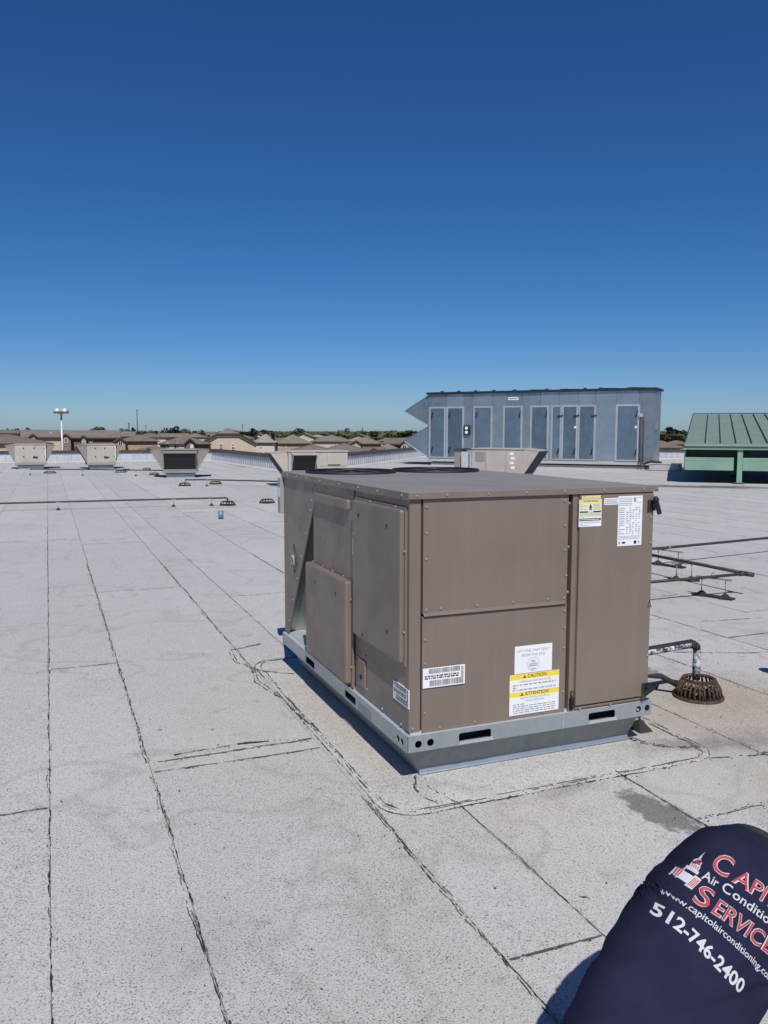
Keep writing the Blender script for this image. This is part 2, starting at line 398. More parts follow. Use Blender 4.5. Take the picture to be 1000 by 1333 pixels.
for n_, (poly, _) in enumerate(sheets):
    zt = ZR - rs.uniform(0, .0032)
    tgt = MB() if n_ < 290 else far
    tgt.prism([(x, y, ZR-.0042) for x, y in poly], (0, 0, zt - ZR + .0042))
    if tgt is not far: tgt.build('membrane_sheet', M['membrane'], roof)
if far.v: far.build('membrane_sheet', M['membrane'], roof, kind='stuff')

def flash_z(off): return ZR + (.0032 if off < .345 else .0018)
CX0, CX1, CY0, CY1 = .108, 1.425, .106, 2.17
def surf_z(x, y):
    dx = max(CX0-x, 0, x-CX1); dy = max((CY0-y)/1.2, 0, y-CY1); return flash_z(math.hypot(dx, dy))

def bead(path, w0=.004, rag=1., step=.012, gap=.15, seed=0, crumbs=1., mat='bitumen', twin=0.):
    """ragged line of bitumen squeezed out of a seam"""
    P = [Vector((*p, 0)) for p in path]; L = [0]
    for a, b in zip(P[:-1], P[1:]): L.append(L[-1] + (b-a).length)
    mb = MB(); n = max(2, int(L[-1]/step)); rg = random.Random(seed)
    for lane in range(2 if twin else 1):
        prev = None
        for i in range(n+1):
            s_ = L[-1]*i/n; j = 0
            while j < len(L)-2 and L[j+1] < s_: j += 1
            t = (s_-L[j])/max(1e-9, L[j+1]-L[j]); p = P[j].lerp(P[j+1], t); d = (P[j+1]-P[j]).normalized(); nn = Vector((-d.y, d.x, 0))
            amp = .5 + .9*max(0, vnoise(s_*.9, seed+2+lane*31) + .25)
            wv = w0*(.75*amp + rag*.8*vnoise(s_*9, seed+1+lane*7) + rag*.8*vnoise(s_*45, seed+4+lane*3))
            if vnoise(s_*2.3, seed+9+lane*5) < -.55 + gap: wv *= .35
            if wv < w0*.12: prev = None; continue
            off = rag*(.006*vnoise(s_*3.1, seed+5+lane*13) + .003*vnoise(s_*20, seed+6)) + lane*twin*(.6+.6*vnoise(s_*1.7, seed+8))
            c = p + nn*off
            q = [c + nn*wv, c, c - nn*wv]
            z = surf_z(c.x, c.y)
            q = [(v.x, v.y, z + .0006 + (.0016+wv*.22 if k == 1 else 0)) for k, v in enumerate(q)]
            if prev: mb.add(prev + q, [(0,1,4,3),(1,2,5,4)], 0, True)
            prev = q
    for i in range(int(L[-1]*26*crumbs)):
        s_ = rg.uniform(0, L[-1]); j = 0
        if vnoise(s_*.9, seed+2) < -.2 and rg.random() < .75: continue
        while j < len(L)-2 and L[j+1] < s_: j += 1
        t = (s_-L[j])/max(1e-9, L[j+1]-L[j]); p = P[j].lerp(P[j+1], t); d = (P[j+1]-P[j]).normalized(); nn = Vector((-d.y, d.x, 0))
        c = p + nn*rg.gauss(0, .014); r_ = rg.uniform(.0015, .005); z = surf_z(c.x, c.y) + .0005; a0 = rg.uniform(0, 6)
        ring = [(c.x + d.x*math.cos(a0+k*1.257)*r_*rg.uniform(.7, 1.8), c.y + d.y*math.cos(a0+k*1.257)*r_*1.5 + nn.y*math.sin(a0+k*1.257)*r_, z) for k in range(5)]
        mb.add(ring + [(c.x, c.y, z + r_*.6)], [(k, (k+1) % 5, 5) for k in range(5)], 0, True)
    if mb.v: mb.build('bitumen_bead', M[mat], roof)
sd = 20
NEAR = {-1.65:(.0038,1.5,0), -1.16:(.0029,1.8,.016), -.24:(.0028,1.6,.018), .15:(.002,1.2,0), 1.08:(.0026,1.5,.015), 1.98:(.002,1.,0), 2.83:(.0024,1.,0), -2.58:(.002,1.,0)}
for x in XS:
    sd += 1
    if x < -16 or x > 26: continue
    key = next((k for k in NEAR if abs(k-x) < .02), None)
    ymax = 46.2 if x < 7.5 else (29.35 + (x-8.05)*1.334 - .3 if x < 22.5 else 49.3 - (x-23)*.7513 - .5)
    if x > 8.05: ymax = min(ymax, 49.3 - max(0, x-23)*.7513 - .5)
    if key is not None:
        w0, rg_, tw = NEAR[key]
        segs = [(-2.5, 8)]
        if key in (.15, 1.08): segs = [(-2.5, -.23), (2.5, 8)]
        if key == -.24: segs = [(-2.5, .0), (2.2, 8)]
        if key == -1.16: segs = [(-2.5, .62), (.8, 8)]
        for a, b in segs: bead([(x, a), (x, b)], w0*.68, rg_*1.2, .009, .2, sd + int(a*3), 2.6, 'bitumen', tw); bead([(x-.004, a), (x-.004, b)], w0*.6, rg_*1.6, .009, .35, sd + int(a*3)+500, 2.2, 'seam_dirt', tw)
        bead([(x, -10), (x, -2.5)], w0*.9, 1.2, .03, .15, sd+7, .3, 'bitumen_dust')
        bead([(x + random.uniform(-.01, .01), 8), (x, 20)], w0*1.1, 1.2, .03, .1, sd, .15, 'bitumen_dust')
        bead([(x, 20), (x, ymax)], w0*1.1, .8, .1, .1, sd+3, 0, 'bitumen_dust')
    else:
        bead([(x, -10), (x, 9)], .0022, 1.2, .03, .1, sd, .3, 'bitumen_dust')
        bead([(x, 9), (x, min(ymax, 24))], .0028, .9, .08, .1, sd+1, 0, 'bitumen_dust')
        if ymax > 24: bead([(x, 24), (x, ymax)], .003, .6, .2, .1, sd+2, 0, 'bitumen_dust')
for (x0, x1, y) in lap_list:
    sd += 1
    if y > 46 or x0 < -12 or x1 > 24 or not inside((x0+x1)/2, y) or y < -2: continue
    if -.2 < x0+.1 and x1 < 1.7 and -.25 < y < 2.4: continue
    d = math.hypot(x0+1.6, y+3.5)
    bead([(x0+.01, y), (x1-.01, y + random.uniform(-.01, .01))], .0030 if d < 9 else .0030, 1.4, .012 if d < 10 else .08, .05, sd, 1.6 if d < 9 else 0, 'bitumen_dust', .012 if d < 7 else 0)
# scuffed strokes beside the lap at the left of the unit
bead([(-1.02,.86),(-.66,.88),(-.42,.86)], .006, 2., .01, .45, 401, 1.5); bead([(-.78,.80),(-.62,.76),(-.55,.74)], .005, 2., .01, .3, 402, 1.)

# flashing round the unit curb
def rrect(off, r, z):
    x0, x1, y0, y1 = CX0-off, CX1+off, CY0-off*1.2, CY1+off; pts = []
    for (cx, cy, a0) in ((x1-r, y0+r, -90), (x1-r, y1-r, 0), (x0+r, y1-r, 90), (x0+r, y0+r, 180)):
        for k in range(7):
            a = R(a0 + 15*k); pts.append((cx + r*math.cos(a), cy + r*math.sin(a), z))
    return pts
fl = MB(); fl.loft([rrect(-.05, .004, ZR+.0028), rrect(.0, .01, ZR+.0028), rrect(.2, .13, ZR+.0026), rrect(.318, .17, ZR+.0022), rrect(.322, .17, ZR+.0005)], 0, False)
fl.build('curb_flashing', M['membrane'], roof)
def ring_path(off, r): 
    p = rrect(off, r, 0); return [(a[0], a[1]) for a in p] + [(p[0][0], p[0][1])]
bead(ring_path(.30, .16), .0042, 1.6, .011, .1, 77, 1.8, 'bitumen_dust', .022)
bead(ring_path(.328, .18), .0026, 1.4, .011, .2, 78, 1.2, 'bitumen', .0)
def edge_pts(n, f): return [f(i/n) for i in range(n+1)]
bead([(.09,.11),(.055,.04),(.02,-.04),(.02,-.12),(.06,-.22)], .006, 2.2, .006, .1, 81, 6, 'bitumen_dust')
bead([(.12,.115),(.12,.04),(.10,-.04),(.11,-.12),(.14,-.23)], .006, 2.2, .006, .1, 82, 6, 'bitumen_dust')
bead([(.105,.12),(.09,.06),(.085,-.01)], .009, 2.2, .006, .0, 83, 8, 'bitumen')
bead([(1.44,.12),(1.46,.04),(1.52,-.04),(1.62,-.11),(1.74,-.14)], .007, 2.2, .006, .0, 84, 6, 'bitumen_dust', .03)
bead([(1.45,.125),(1.455,.07)], .013, 2., .006, 0, 85, 10, 'bitumen')
# curb patch left of the unit further back, and outlines of the strips round it
bead([(-.02,3.0),(-.30,2.9),(-.33,2.55),(-.20,2.2),(.0,2.05)], .004, 1.4, .011, .1, 91, 1, 'bitumen_dust', .02)
bead([(-.24,2.35),(-.30,2.0),(-.22,1.5),(-.2,.9)], .005, 1.8, .011, .1, 92, 2, 'bitumen_dust', .03)
bead([(1.62,-.27),(2.3,-.42),(3.2,-.40)], .004, 1.3, .011, .1, 93, 1, 'bitumen', .0)
bead([(3.0,1.5),(3.55,1.25),(4.3,1.15),(5.2,1.7),(5.0,2.1),(4.0,2.25)], .004, 1.2, .011, .1, 94, .6, 'bitumen', .0)
bead([(3.55,3.3),(4.9,3.35),(5.6,3.1)], .004, 1.2, .011, .1, 95, .6)
# loose specks and twigs on the roof
de = MB(); rg = random.Random(5)
for i in range(260):
    y = rg.uniform(-1.4, 6); x = rg.uniform(-2.6, 3.6) if rg.random() < .8 else rg.uniform(.9, 2.4)
    if -.1 < x < 1.5 and -.05 < y < 2.4: continue
    z = surf_z(x, y) + .001; a = rg.uniform(0, 6.28); L_ = rg.uniform(.003, .008); W_ = rg.uniform(.002, .005)
    if rg.random() < .07: L_ = rg.uniform(.012, .025); W_ = .003
    c, s_ = math.cos(a), math.sin(a)
    de.add([(x+c*L_-s_*W_*.5, y+s_*L_, z), (x-s_*W_, y+c*W_, z), (x-c*L_, y-s_*L_, z), (x+s_*W_, y-c*W_, z), (x, y, z+.004)], [(0,1,4),(1,2,4),(2,3,4),(3,0,4)])
de.build('roof_debris', M['bitumen'], kind='stuff')

# ------------------------------------------------------------------ parapets
def parapet(name, label, a, b, h=.62, th=.35, side=1, base=.0, group='metal clad parapet walls'):
    a, b = Vector((*a, 0)), Vector((*b, 0)); d = (b-a); L = d.length; rz = math.atan2(d.y, d.x)
    t = thing(name, label, 'parapet wall', (a.x, a.y, ZR), rz, group)
    m_ = MB(); m_.box((0, 0, .0), (L, th*side, h)); m_.build('wall_core', M['clad'], t)
    c = MB(); pitch = .38; n = int(L/pitch)
    for i in range(n+1):
        x = i*pitch
        c.box((x, -.001*side, .06), (min(L, x+pitch-.05), -.012*side, h-.003)); c.box((max(0, x-.045), -.0125*side, .06), (min(L, x-.008) if i else .02, -.045*side, h-.003))
    c.build('ribbed_cladding', M['clad'], t, kind='stuff')
    q = MB(); q.box((-.05, -.07*side, h), (L+.05, (th+.06)*side, h+.06)); q.box((-.05, -.073*side, h-.09), (L+.05, -.052*side, h+.05)); q.build('coping', M['coping'], t)
    k = MB(); k.prism([(0, -.0515*side, .0), (0, -.28*side, .005), (0, -.051*side, .09)], (L, 0, 0)); k.build('cant_strip', M['membrane'], t)
    return t
parapet('parapet_wall', 'white ribbed metal parapet with dark coping along the far roof edge behind the three left units', (-30, 46.5), (7.6, 46.5))
parapet('parapet_wall', 'metal parapet running towards the viewer behind the right hood of the third unit', (7.66, 46.45), (8.05, 29.6), .66)
parapet('parapet_wall', 'ribbed metal parapet climbing away to the left end of the big galvanised air handler', (23, 49.25), (8.1, 29.4), .66, .35, -1)
parapet('parapet_wall', 'white ribbed metal parapet between the galvanised air handler and the green roof', (23.1, 49.2), (62, 20), .6, .35, 1)

# ------------------------------------------------------------------ the main rooftop unit
unit = thing('rooftop_unit', 'large tan rooftop air conditioner with warning stickers on galvanised base rails, nearest the viewer', 'rooftop unit', (0, 0, 0))
W_, L_, HB = 1.46, 2.27, 1.266
core = MB()
core.box((.02, .03, .1), (1.45, 1.53, 1.262)); core.box((.42, 1.53, .1), (1.45, 2.255, 1.262))
core.build('inner_casing', M['void'], unit)
MB().box((.012, .012, .079), (1.455, 2.262, .098)).build('base_pan', M['galv_trim'], unit)
MB().box((0, .004, .099), (.062, .05, 1.258)).build('corner_post', M['tan'], unit, .004)
def front(name, x0, x1, z0, z1, y, t=.02, bev=.004, mat='tan'): return MB().box((x0, y, z0), (x1, y+t+.03, z1)).build(name, M[mat], unit, bev)
up = MB(); up.box((.071, .0, .69), (.908, .04, 1.262)); up.prism([(.074, .0, .696), (.074, -.007, .680), (.074, -.005, .677), (.074, .004, .690)], (.830, 0, 0)); up.build('upper_panel', M['tan'], unit, .0025)
front('lower_panel', .071, .916, .0865, .675, .006)
front('hinge_strip', .932, .962, .0865, 1.262, -.004, .02, .003)
front('door', .967, 1.447, .118, 1.25, -.020, .02, .006)
front('door_frame', .9635, 1.456, .0865, 1.264, -.0015)
MB().box((.97, -.012, .098), (1.40, .0, .109)).build('door_sill', M['tan'], unit, .002)
hn = MB(); hn.cyl((.948, -.012, .105), (.948, -.012, .20), .008, 10); hn.box((.935, -.010, .10), (.962, -.005, .16)); hn.build('hinge', M['black'], unit)
# left side
lf = MB(); lf.box((.0035, .052, .099), (.04, .768, .47)); lf.build('side_base_panel', M['tan'], unit, .003)
lf = MB(); lf.box((.004, .052, .474), (.04, .768, 1.258)); lf.build('side_frame', M['tan'], unit, .003)
def side_pan(name, y0, y1, z0, z1, d, mat='tan', bev=.012, x1=.02):
    return MB().box((-d, y0, z0), (x1, y1, z1)).build(name, M[mat], unit, bev)
side_pan('access_cover', .045, .722, .440, 1.203, .034)
MB().box((-.012, .030, .425), (.003, .735, 1.215)).build('access_cover_flange', M['tan'], unit, .003)
side_pan('middle_panel', .775, 1.545, .705, 1.256, .003, 'tan', .004)
side_pan('filter_cover', .805, 1.60, .115, .722, .046, 'tan', .014, .03)
MB().box((-.012, .778, .10), (.001, .8, .735)).build('filter_cover_flange', M['tan'], unit, .002)
side_pan('louvre_lip', .835, 1.475, 1.128, 1.19, .026, 'tan', .012)
hp = MB(); hp.box((-.006, .6, .145), (.006, .70, .30)); hp.build('knockout_plate', M['tan'], unit, .002)
MB().cyl((-.0085, .655, .20), (-.006, .655, .20), .016, 14).build('knockout_hole', M['void'], unit)
rp = MB(); rp.prism([(0, 1.552, 1.258), (0, 2.262, 1.258), (0, 2.262, .099), (0, 2.19, .099), (0, 1.552, 1.09)], (.012, 0, 0)); rp.build('rear_side_panel', M['tan'], unit, .002)
MB().box((-.002, 2.262, .099), (1.455, 2.274, 1.258)).build('rear_panel', M['tan'], unit, .002)
cs = MB(); cs.add([(.02, 1.56, 1.05), (.02, 2.18, .10), (.42, 2.18, .10), (.42, 1.56, 1.05)], [(0,1,2,3),(3,2,1,0)]); 
cs = MB(); cs.prism([(.013, 1.60, 1.09), (.013, 2.24, .10), (.013, 2.25, .10), (.013, 1.612, 1.09)], (.41, 0, 0)); cs.build('coil_baffle', M['galv_dark'], unit)
MB().box((1.448, .06, .099), (1.4585, 2.25, 1.258)).build('right_side_panel', M['tan'], unit, .002)
dw = MB(); dw.box((-.028, 2.2762, .98), (.06, 2.35, 1.24)); dsw = dw.build('disconnect_switch', M['galv_dark'], unit, .004)
MB().box((-.0295, 2.29, 1.10), (-.0281, 2.335, 1.17)).build('switch_label', M['white'], dsw)
# roof panel with lip
tp = MB(); tp.box((-.012, -.012, 1.2675), (1.474, 2.286, 1.29)); tpo = tp.build('top_panel', M['tan_top'], unit, .004)
lp = MB()
lp.box((-.0155, -.0155, 1.258), (1.4775, -.0125, 1.2885)); lp.box((-.0155, -.0121, 1.252), (-.0125, 2.289, 1.2885)); lp.box((1.4745, -.0121, 1.258), (1.4775, 2.289, 1.2885))
lp.build('top_lip', M['tan'], tpo)
for i, (fx, fy) in enumerate(((.40, 1.93), (1.07, 1.93))):
    a = MB(); seg = 40
    def circ(r, z): return [(fx + r*math.cos(2*math.pi*k/seg), fy + r*math.sin(2*math.pi*k/seg), z) for k in range(seg)]
    a.loft([circ(.325, 1.2905), circ(.325, 1.304), circ(.319, 1.309), circ(.314, 1.304), circ(.312, 1.2915)], 0, False)
    fan = a.build('fan_ring', M['navy'], unit)
    MB().cyl((fx, fy, 1.2902), (fx, fy, 1.2915), .311, 40).build('fan_well', M['void'], fan)
    gd = MB()
    for r_ in (.06, .12, .18, .24, .30): gd.tube([(fx + r_*math.cos(2*math.pi*k/32), fy + r_*math.sin(2*math.pi*k/32), 1.300) for k in range(32)], .0025, 5, 0, True)
    for k in range(6):
        an = k*math.pi/6; gd.cyl((fx - .318*math.cos(an), fy - .318*math.sin(an), 1.3035), (fx + .318*math.cos(an), fy + .318*math.sin(an), 1.3035), .003, 6)
    gd.build('fan_guard', M['black'], fan)
    for k in range(4):
        b = MB(); an = k*math.pi/2 + i; c_, s_ = math.cos(an), math.sin(an)
        tr = lambda x, y, z: (fx + x*c_ - y*s_, fy + x*s_ + y*c_, z)
        b.prism([tr(.05, -.03, 1.2935), tr(.27, -.10, 1.2925), tr(.28, .08, 1.300), tr(.05, .03, 1.298)], (0, 0, .002)); b.build('fan_blade', M['navy'], fan)
# base rails with real slots
def plate_holes(name, w_, h_, holes, th, to, mat, parent, bev=0):
    bm = bmesh.new(); edges = []
    def loop(pts):
        v = [bm.verts.new((p[0], 0, p[1])) for p in pts]
        for i in range(len(v)): edges.append(bm.edges.new((v[i], v[(i+1) % len(v)])))
    loop([(0,0),(w_,0),(w_,h_),(0,h_)])
    for hh in holes:
        if len(hh) == 3:
            cx, cz, r_ = hh; loop([(cx + r_*math.cos(2*math.pi*k/18), cz + r_*math.sin(2*math.pi*k/18)) for k in range(18)])
        else:
            x0, z0, x1, z1 = hh; c = .008
            loop([(x0+c,z0),(x1-c,z0),(x1,z0+c),(x1,z1-c),(x1-c,z1),(x0+c,z1),(x0,z1-c),(x0,z0+c)])
    bmesh.ops.triangle_fill(bm, use_beauty=True, use_dissolve=False, edges=edges)
    bmesh.ops.recalc_face_normals(bm, faces=bm.faces)
    r_ = bmesh.ops.extrude_face_region(bm, geom=bm.faces[:])
    bmesh.ops.translate(bm, vec=(0, th, 0), verts=[e for e in r_['geom'] if isinstance(e, bmesh.types.BMVert)])
    bmesh.ops.recalc_face_normals(bm, faces=bm.faces)
    bm.transform(to); me = bpy.data.meshes.new(name); bm.to_mesh(me); bm.free(); me.materials.append(mat)
    return link(name, me, parent, bev)
RH = .0845
fr = plate_holes('base_rail', 1.492, RH, [(.28,.014,.466,.062),(1.07,.014,1.245,.062),(.055,.038,.019),(.121,.038,.019),(1.405,.042,.018),(1.465,.042,.018)], .004, Matrix.Translation((-.006, -.006, 0)), M['galv'], unit)
sr = plate_holes('base_rail', 2.27, RH, [(.72,.010,.904,.055),(1.507,.010,1.70,.055),(.055,.038,.017),(.105,.038,.017)], .004, Matrix.Translation((-.010, .0, 0)) @ Matrix.Rotation(R(90), 4, 'Z') , M['galv'], unit)
MB().box((-.0135, -.001, .001), (-.0065, .012, .083)).build('rail_corner_clip', M['galv'], fr, .001)
ex = MB(); ex.box((-.012, -.0075, RH), (1.487, .03, RH+.0025)); ex.box((-.014, .0305, RH-.002), (.03, 2.285, RH+.0025)); ex.box((1.482, .002, 0), (1.486, 2.285, RH)); ex.box((-.008, 2.281, 0), (1.486, 2.285, RH)); ex.build('rail_flange', M['galv_trim'], unit)
ir = MB(); ir.box((.05, .06, .002), (1.44, 2.22, .076)); ir.build('rail_inner_channel', M['void'], unit)
for xa, xb in ((.272, .474), (1.062, 1.253)):
    MB().prism([(xa,-.0065,.003),(xb,-.0065,.003),(xb-.008,-.0065,.02),(xa+.008,-.0065,.02)], (0,-.004,0)).build('slot_lip', M['galv_trim'], fr)
MB().box((.9, -.0085, .001), (.903, -.0062, .083)).build('rail_joint', M['galv_trim'], fr)
MB().box((-.0155, .47, .006), (-.0142, .68, .058)).build('rail_label', M['greyink'], sr)
end = MB(); end.box((-.014, 2.270, -.012), (.03, 2.300, .084)); end.build('rail_end', M['galv'], sr, .002)
# metal curb under the unit
x0_, x1_, y0_, y1_ = CX0+.006, CX1-.006, CY0+.024, CY1; zb_ = ZR+.0035; cb = MB()
cb.hexa([(x0_, y0_, zb_), (x1_, y0_, zb_), (x1_, y1_, zb_), (x0_, y1_, zb_)], [(.022, .055, -.0005), (1.462, .055, -.0005), (1.462, 2.235, -.0005), (.022, 2.235, -.0005)])
curb = cb.build('curb', M['galv_dark'], unit)
fg = MB(); fg.prism([(CX0, y0_-.006, ZR+.055), (CX0, CY0+.012, ZR+.044), (CX0, CY0, ZR+.014), (CX0, CY0-.004, ZR+.008), (CX0, y0_-.002, ZR+.006)], (CX1-CX0, 0, 0)); fg.build('curb_flange', M['galv'], curb)
cl_ = MB(); cl_.box((-.004, -.0015, .0005), (1.484, .058, .0025)); cl_.box((-.0055, .0585, .0005), (.03, 2.26, .0025)); cl_.build('light_blocking_rail_lip', M['galv_dark'], unit)  # lip added to stop sun shining through the rail slots
# screws
sc = MB(); sc.cyl((0, .001, 0), (0, -.0015, 0), .0078, 10); sc.cone((0, -.0015, 0), (0, -.0055, 0), .006, .004, 6)
scr0 = None
def screw(x, y, z, side='f'):
    global scr0
    rot = {'f': 0, 'l': R(-90)}[side]
    if scr0 is None:
        scr0 = sc.build('screw', M['zinc'], unit); o = scr0
    else:
        o = scr0.copy(); COL.objects.link(o)
    o.location = (x, y, z); o.rotation_euler = (0, random.uniform(0, 1) if side == 'f' else 0, rot)
for x, z in ((.086,1.218),(.086,1.091),(.087,.963),(.088,.71),(.165,.713),(.371,.712),(.581,.711),(.789,.712),(.889,.712),(.882,1.224),(.885,1.095),(.886,.965),(.9,.83)): screw(x, -.001, z)
for x, z in ((.085,.56),(.086,.44),(.086,.19),(.17,.106),(.37,.106),(.58,.106),(.78,.106),(.9,.64),(.9,.55),(.902,.44),(.902,.20)): screw(x, .005, z)
for x, z in ((.912,1.21),(.913,.98),(.914,.74),(.02,.118)): screw(x, .004, z)
for x, z in ((1.425,1.12),(1.43,.98),(1.435,.35)): screw(x, -.021, z)
for x, z in ((1.0,.098),(1.2,.098),(1.43,.106)): screw(x, -.013 if x < 1.4 else -.003, z)
for y in (2.119,1.886,1.651,1.355,.989,.668,.384,.065): screw(-.0157, y, 1.272, 'l')
for x in (.03,.19,.42,.64,.87,1.12,1.38,1.47): screw(x, -.0157, 1.274)
for y, z in ((1.588,1.035),(1.696,.868),(1.809,.696),(1.915,.525),(2.029,.349),(2.136,.173)): screw(-.001, y+.02, z+.025, 'l')
for y, z in ((1.60,1.20),(1.6,1.13)): screw(-.001, y-.02, z, 'l')
for y, z in ((.5,1.208),(.15,1.209),(.034,.6),(.034,1.0),(.725,.55)): screw(-.0122, y, z, 'l')
for y, z in ((.79,.62),(.79,.22),(.95,.728),(1.15,.728),(1.35,.728),(1.55,.728)): screw(-.004 if z > .7 else -.0125, y, z, 'l')
for y, z in ((.6,.335),(.73,.3),(.35,.112),(.1,.112),(.58,.15),(.7,.33)): screw(.002, y, z, 'l')
ks = MB()
for y, z, d in ((.217,1.104,.0345),(.203,.565,.0345),(.562,.466,.0345),(1.38,.62,.0465),(.98,.62,.0465),(.62,1.12,.0345)): ks.box((-d-.0004, y-.004, z-.012), (-d+.002, y+.004, z+.012)); ks.box((-d-.0004, y-.007, z-.002), (-d+.002, y+.007, z+.012))
ks.build('keyhole_slot', M['void'], unit)
dn = MB(); dn.tube([(-.003, 2.03, .78), (-.005, 1.96, .70), (-.005, 1.955, .63)], .003, 6); dn.tube([(-.003, 2.06, .68), (-.006, 1.985, .585)], .004, 6); dn.build('wire_clip', M['pipe'], unit)
MB().box((-.0022, 2.02, .63), (-.0004, 2.075, .70)).build('side_sticker', M['white'], unit)
# latches
for z, tilt in ((1.185, -.35), (.165, 1.1)):
    a = MB(); a.box((1.402, -.026, z-.04), (1.410, -.0205, z+.03)); a.box((1.415, -.030, z-.03), (1.452, -.0205, z+.03)); a.cyl((1.438, -.03, z), (1.438, -.052, z), .017, 14)
    a.T = Matrix.Translation((1.442, -.050, z)) @ Matrix.Rotation(tilt, 4, 'Y')
    a.box((-.010, -.010, -.05), (.012, .006, .035)); a.cone((.002, -.002, .03), (.002, -.002, .052), .019, .010, 10); a.T = None
    a.build('latch', M['black'], unit, .003)
# stickers
def sticker(name, x0, x1, z0, z1, y, label=None):
    o = MB().box((x0, y-.0011, z0), (x1, y-.0001, z1)).build(name, M['white'], unit)
    if label: o['label'] = label
    return o, Print((x0, y-.0011, z0), (1,0,0), (0,0,1), .0003)
def fin(o, pr, mats, name='lettering'): return pr.mb.build(name, [M[m] for m in mats], o)
rl = random.Random(3)
o, p = sticker('lifting_label', .60, .828, .328, .474, .006, 'white lifting label with grey lettering and a circle')
p.text('LIFT ONE UNIT ONLY', .114, .112, .0145, .20, 0, 2, 0, 'c'); p.text('FROM THIS END', .114, .088, .0145, .145, 0, 2, 0, 'c')
for k in range(28):
    a0, a1 = 2*math.pi*k/28, 2*math.pi*(k+1)/28; cc = lambda a, r_: (.114 + r_*math.cos(a), .045 + r_*math.sin(a))
    p.poly([cc(a0, .034), cc(a0, .036), cc(a1, .036), cc(a1, .034)][::-1])
p.lines(.098, .052, .13, .068, 2, 0, 2, .5, rl); p.lines(.088, .03, .142, .05, 2, 0, 2, .6, rl); p.lines(.1, .014, .13, .024, 1, 0, 2, .6, rl)
fin(o, p, ['greyink'])
o, p = sticker('caution_label', .571, .874, .108, .326, .004, 'white handling label with two yellow caution bands')
p.rect(0, .190, .303, .218, 1); p.rect(0, .097, .303, .122, 1)
for v, t, wd in ((.195, 'CAUTION', .115), (.101, 'ATTENTION', .145)):
    p.text(t, .165, v, .018, wd, 0, 2, .012, 'c'); u0 = .165 - wd/2 - .028; p.poly([(u0, v), (u0+.02, v), (u0+.01, v+.019)], 0, 2)
    p.rect(u0+.009, v+.005, u0+.011, v+.013, 1, 3)
p.text('HANDLING INSTRUCTIONS', .155, .172, .0095, .19, 2, 2, 0, 'c'); p.text('INSTRUCTIONS POUR LA', .155, .083, .0095, .18, 2, 2, 0, 'c'); p.text('MANUTENTION', .155, .067, .0095, .11, 2, 2, 0, 'c')
p.lines(.018, .127, .285, .166, 3, 2, 2, .45, rl); p.lines(.022, .006, .282, .062, 5, 2, 2, .42, rl)
fin(o, p, ['ink', 'yellow', 'greyink'])
def barcode(p, w_, h_, rng):
    x = .012
    while x < w_-.05:
        bw = rng.choice((.0014, .0022, .0034)); p.rect(x+.02, h_*.70, x+.02+bw, h_*.95); p.rect(x+.025, h_*.06, x+.025+bw, h_*.36); x += bw + rng.choice((.0014, .002, .003))
    p.lines(.01, h_*.42, w_*.85, h_*.64, 2, 0, 2, .65, rng, 0)
    y = .006
    while y < h_-.008: bw = rng.choice((.0012, .002, .003)); p.rect(w_-.022, y, w_-.008, y+bw); y += bw + .002
o, p = sticker('barcode_label', .0725, .306, .317, .417, -.0008); o.location.y = 0; barcode(p, .2335, .10, rl); fin(o, p, ['ink'], 'barcode_print')
b2 = MB().box((-.0011, .004, .219), (.0033, .2, .316)).build('barcode_label', M['white'], unit)
p = Print((-.0011, .2, .219), (0,-1,0), (0,0,1), .0003); barcode(p, .196, .097, rl); fin(b2, p, ['ink'], 'barcode_print')
b3 = MB().box((-.0142, .735, .855), (-.0125, .772, 1.012)).build('narrow_label', M['white'], unit); p = Print((-.0142, .772, .855), (0,-1,0), (0,0,1), .0003)
p.rect(.004, .125, .03, .15); p.rect(.004, .006, .03, .03); p.lines(.008, .035, .028, .12, 7, 0, 1, .4, rl); fin(b3, p, ['ink'])
o, p = sticker('warning_label', .957, 1.1, 1.085, 1.228, -.020, 'pale yellow and black warning label in three panels')
p.rect(0, .05, .143, .143, 2); p.rect(.004, .128, .139, .141, 1, 2); p.text('WARNING', .071, .1305, .0085, .09, 0, 3, .01, 'c'); p.poly([(.061, .098), (.083, .098), (.072, .122)], 0, 2); p.rect(.065, .088, .079, .096, 0, 2)
p.lines(.008, .088, .056, .122, 4, 3, 2, .4, rl); p.lines(.09, .088, .136, .122, 4, 3, 2, .4, rl); p.rect(.004, .074, .139, .082, 0, 2); p.rect(.055, .0755, .09, .0805, 4, 3)
p.lines(.008, .05, .136, .071, 4, 3, 2, .4, rl); p.rect(.004, .031, .139, .044, 0, 2); p.lines(.01, .034, .13, .041, 1, 4, 3, .6, rl); p.lines(.008, .004, .136, .028, 4, 3, 2, .35, rl)
fin(o, p, ['ink', 'yellow', 'paleyellow', 'greyink', 'white'])
o, p = sticker('small_warning_label', .975, 1.092, 1.2295, 1.2485, -.020); p.rect(0, .012, .117, .0185, 1); p.lines(.01, .013, .105, .018, 1, 2, 2, .6, rl); p.lines(.004, .001, .113, .011, 2, 2, 2, .5, rl); fin(o, p, ['ink', 'yellow', 'greyink'])
o, p = sticker('small_label', 1.116, 1.206, 1.196, 1.232, -.020); p.lines(.005, .004, .085, .032, 3, 0, 2, .55, rl); fin(o, p, ['greyink'])
o, p = sticker('data_plate', 1.208, 1.368, .971, 1.240, -.020, 'tall white data plate full of small print')
p.lines(.006, .215, .09, .262, 5, 0, 2, .42, rl); p.rect(.1, .235, .116, .26, 0, 2); p.lines(.122, .23, .155, .262, 4, 0, 2, .4, rl)
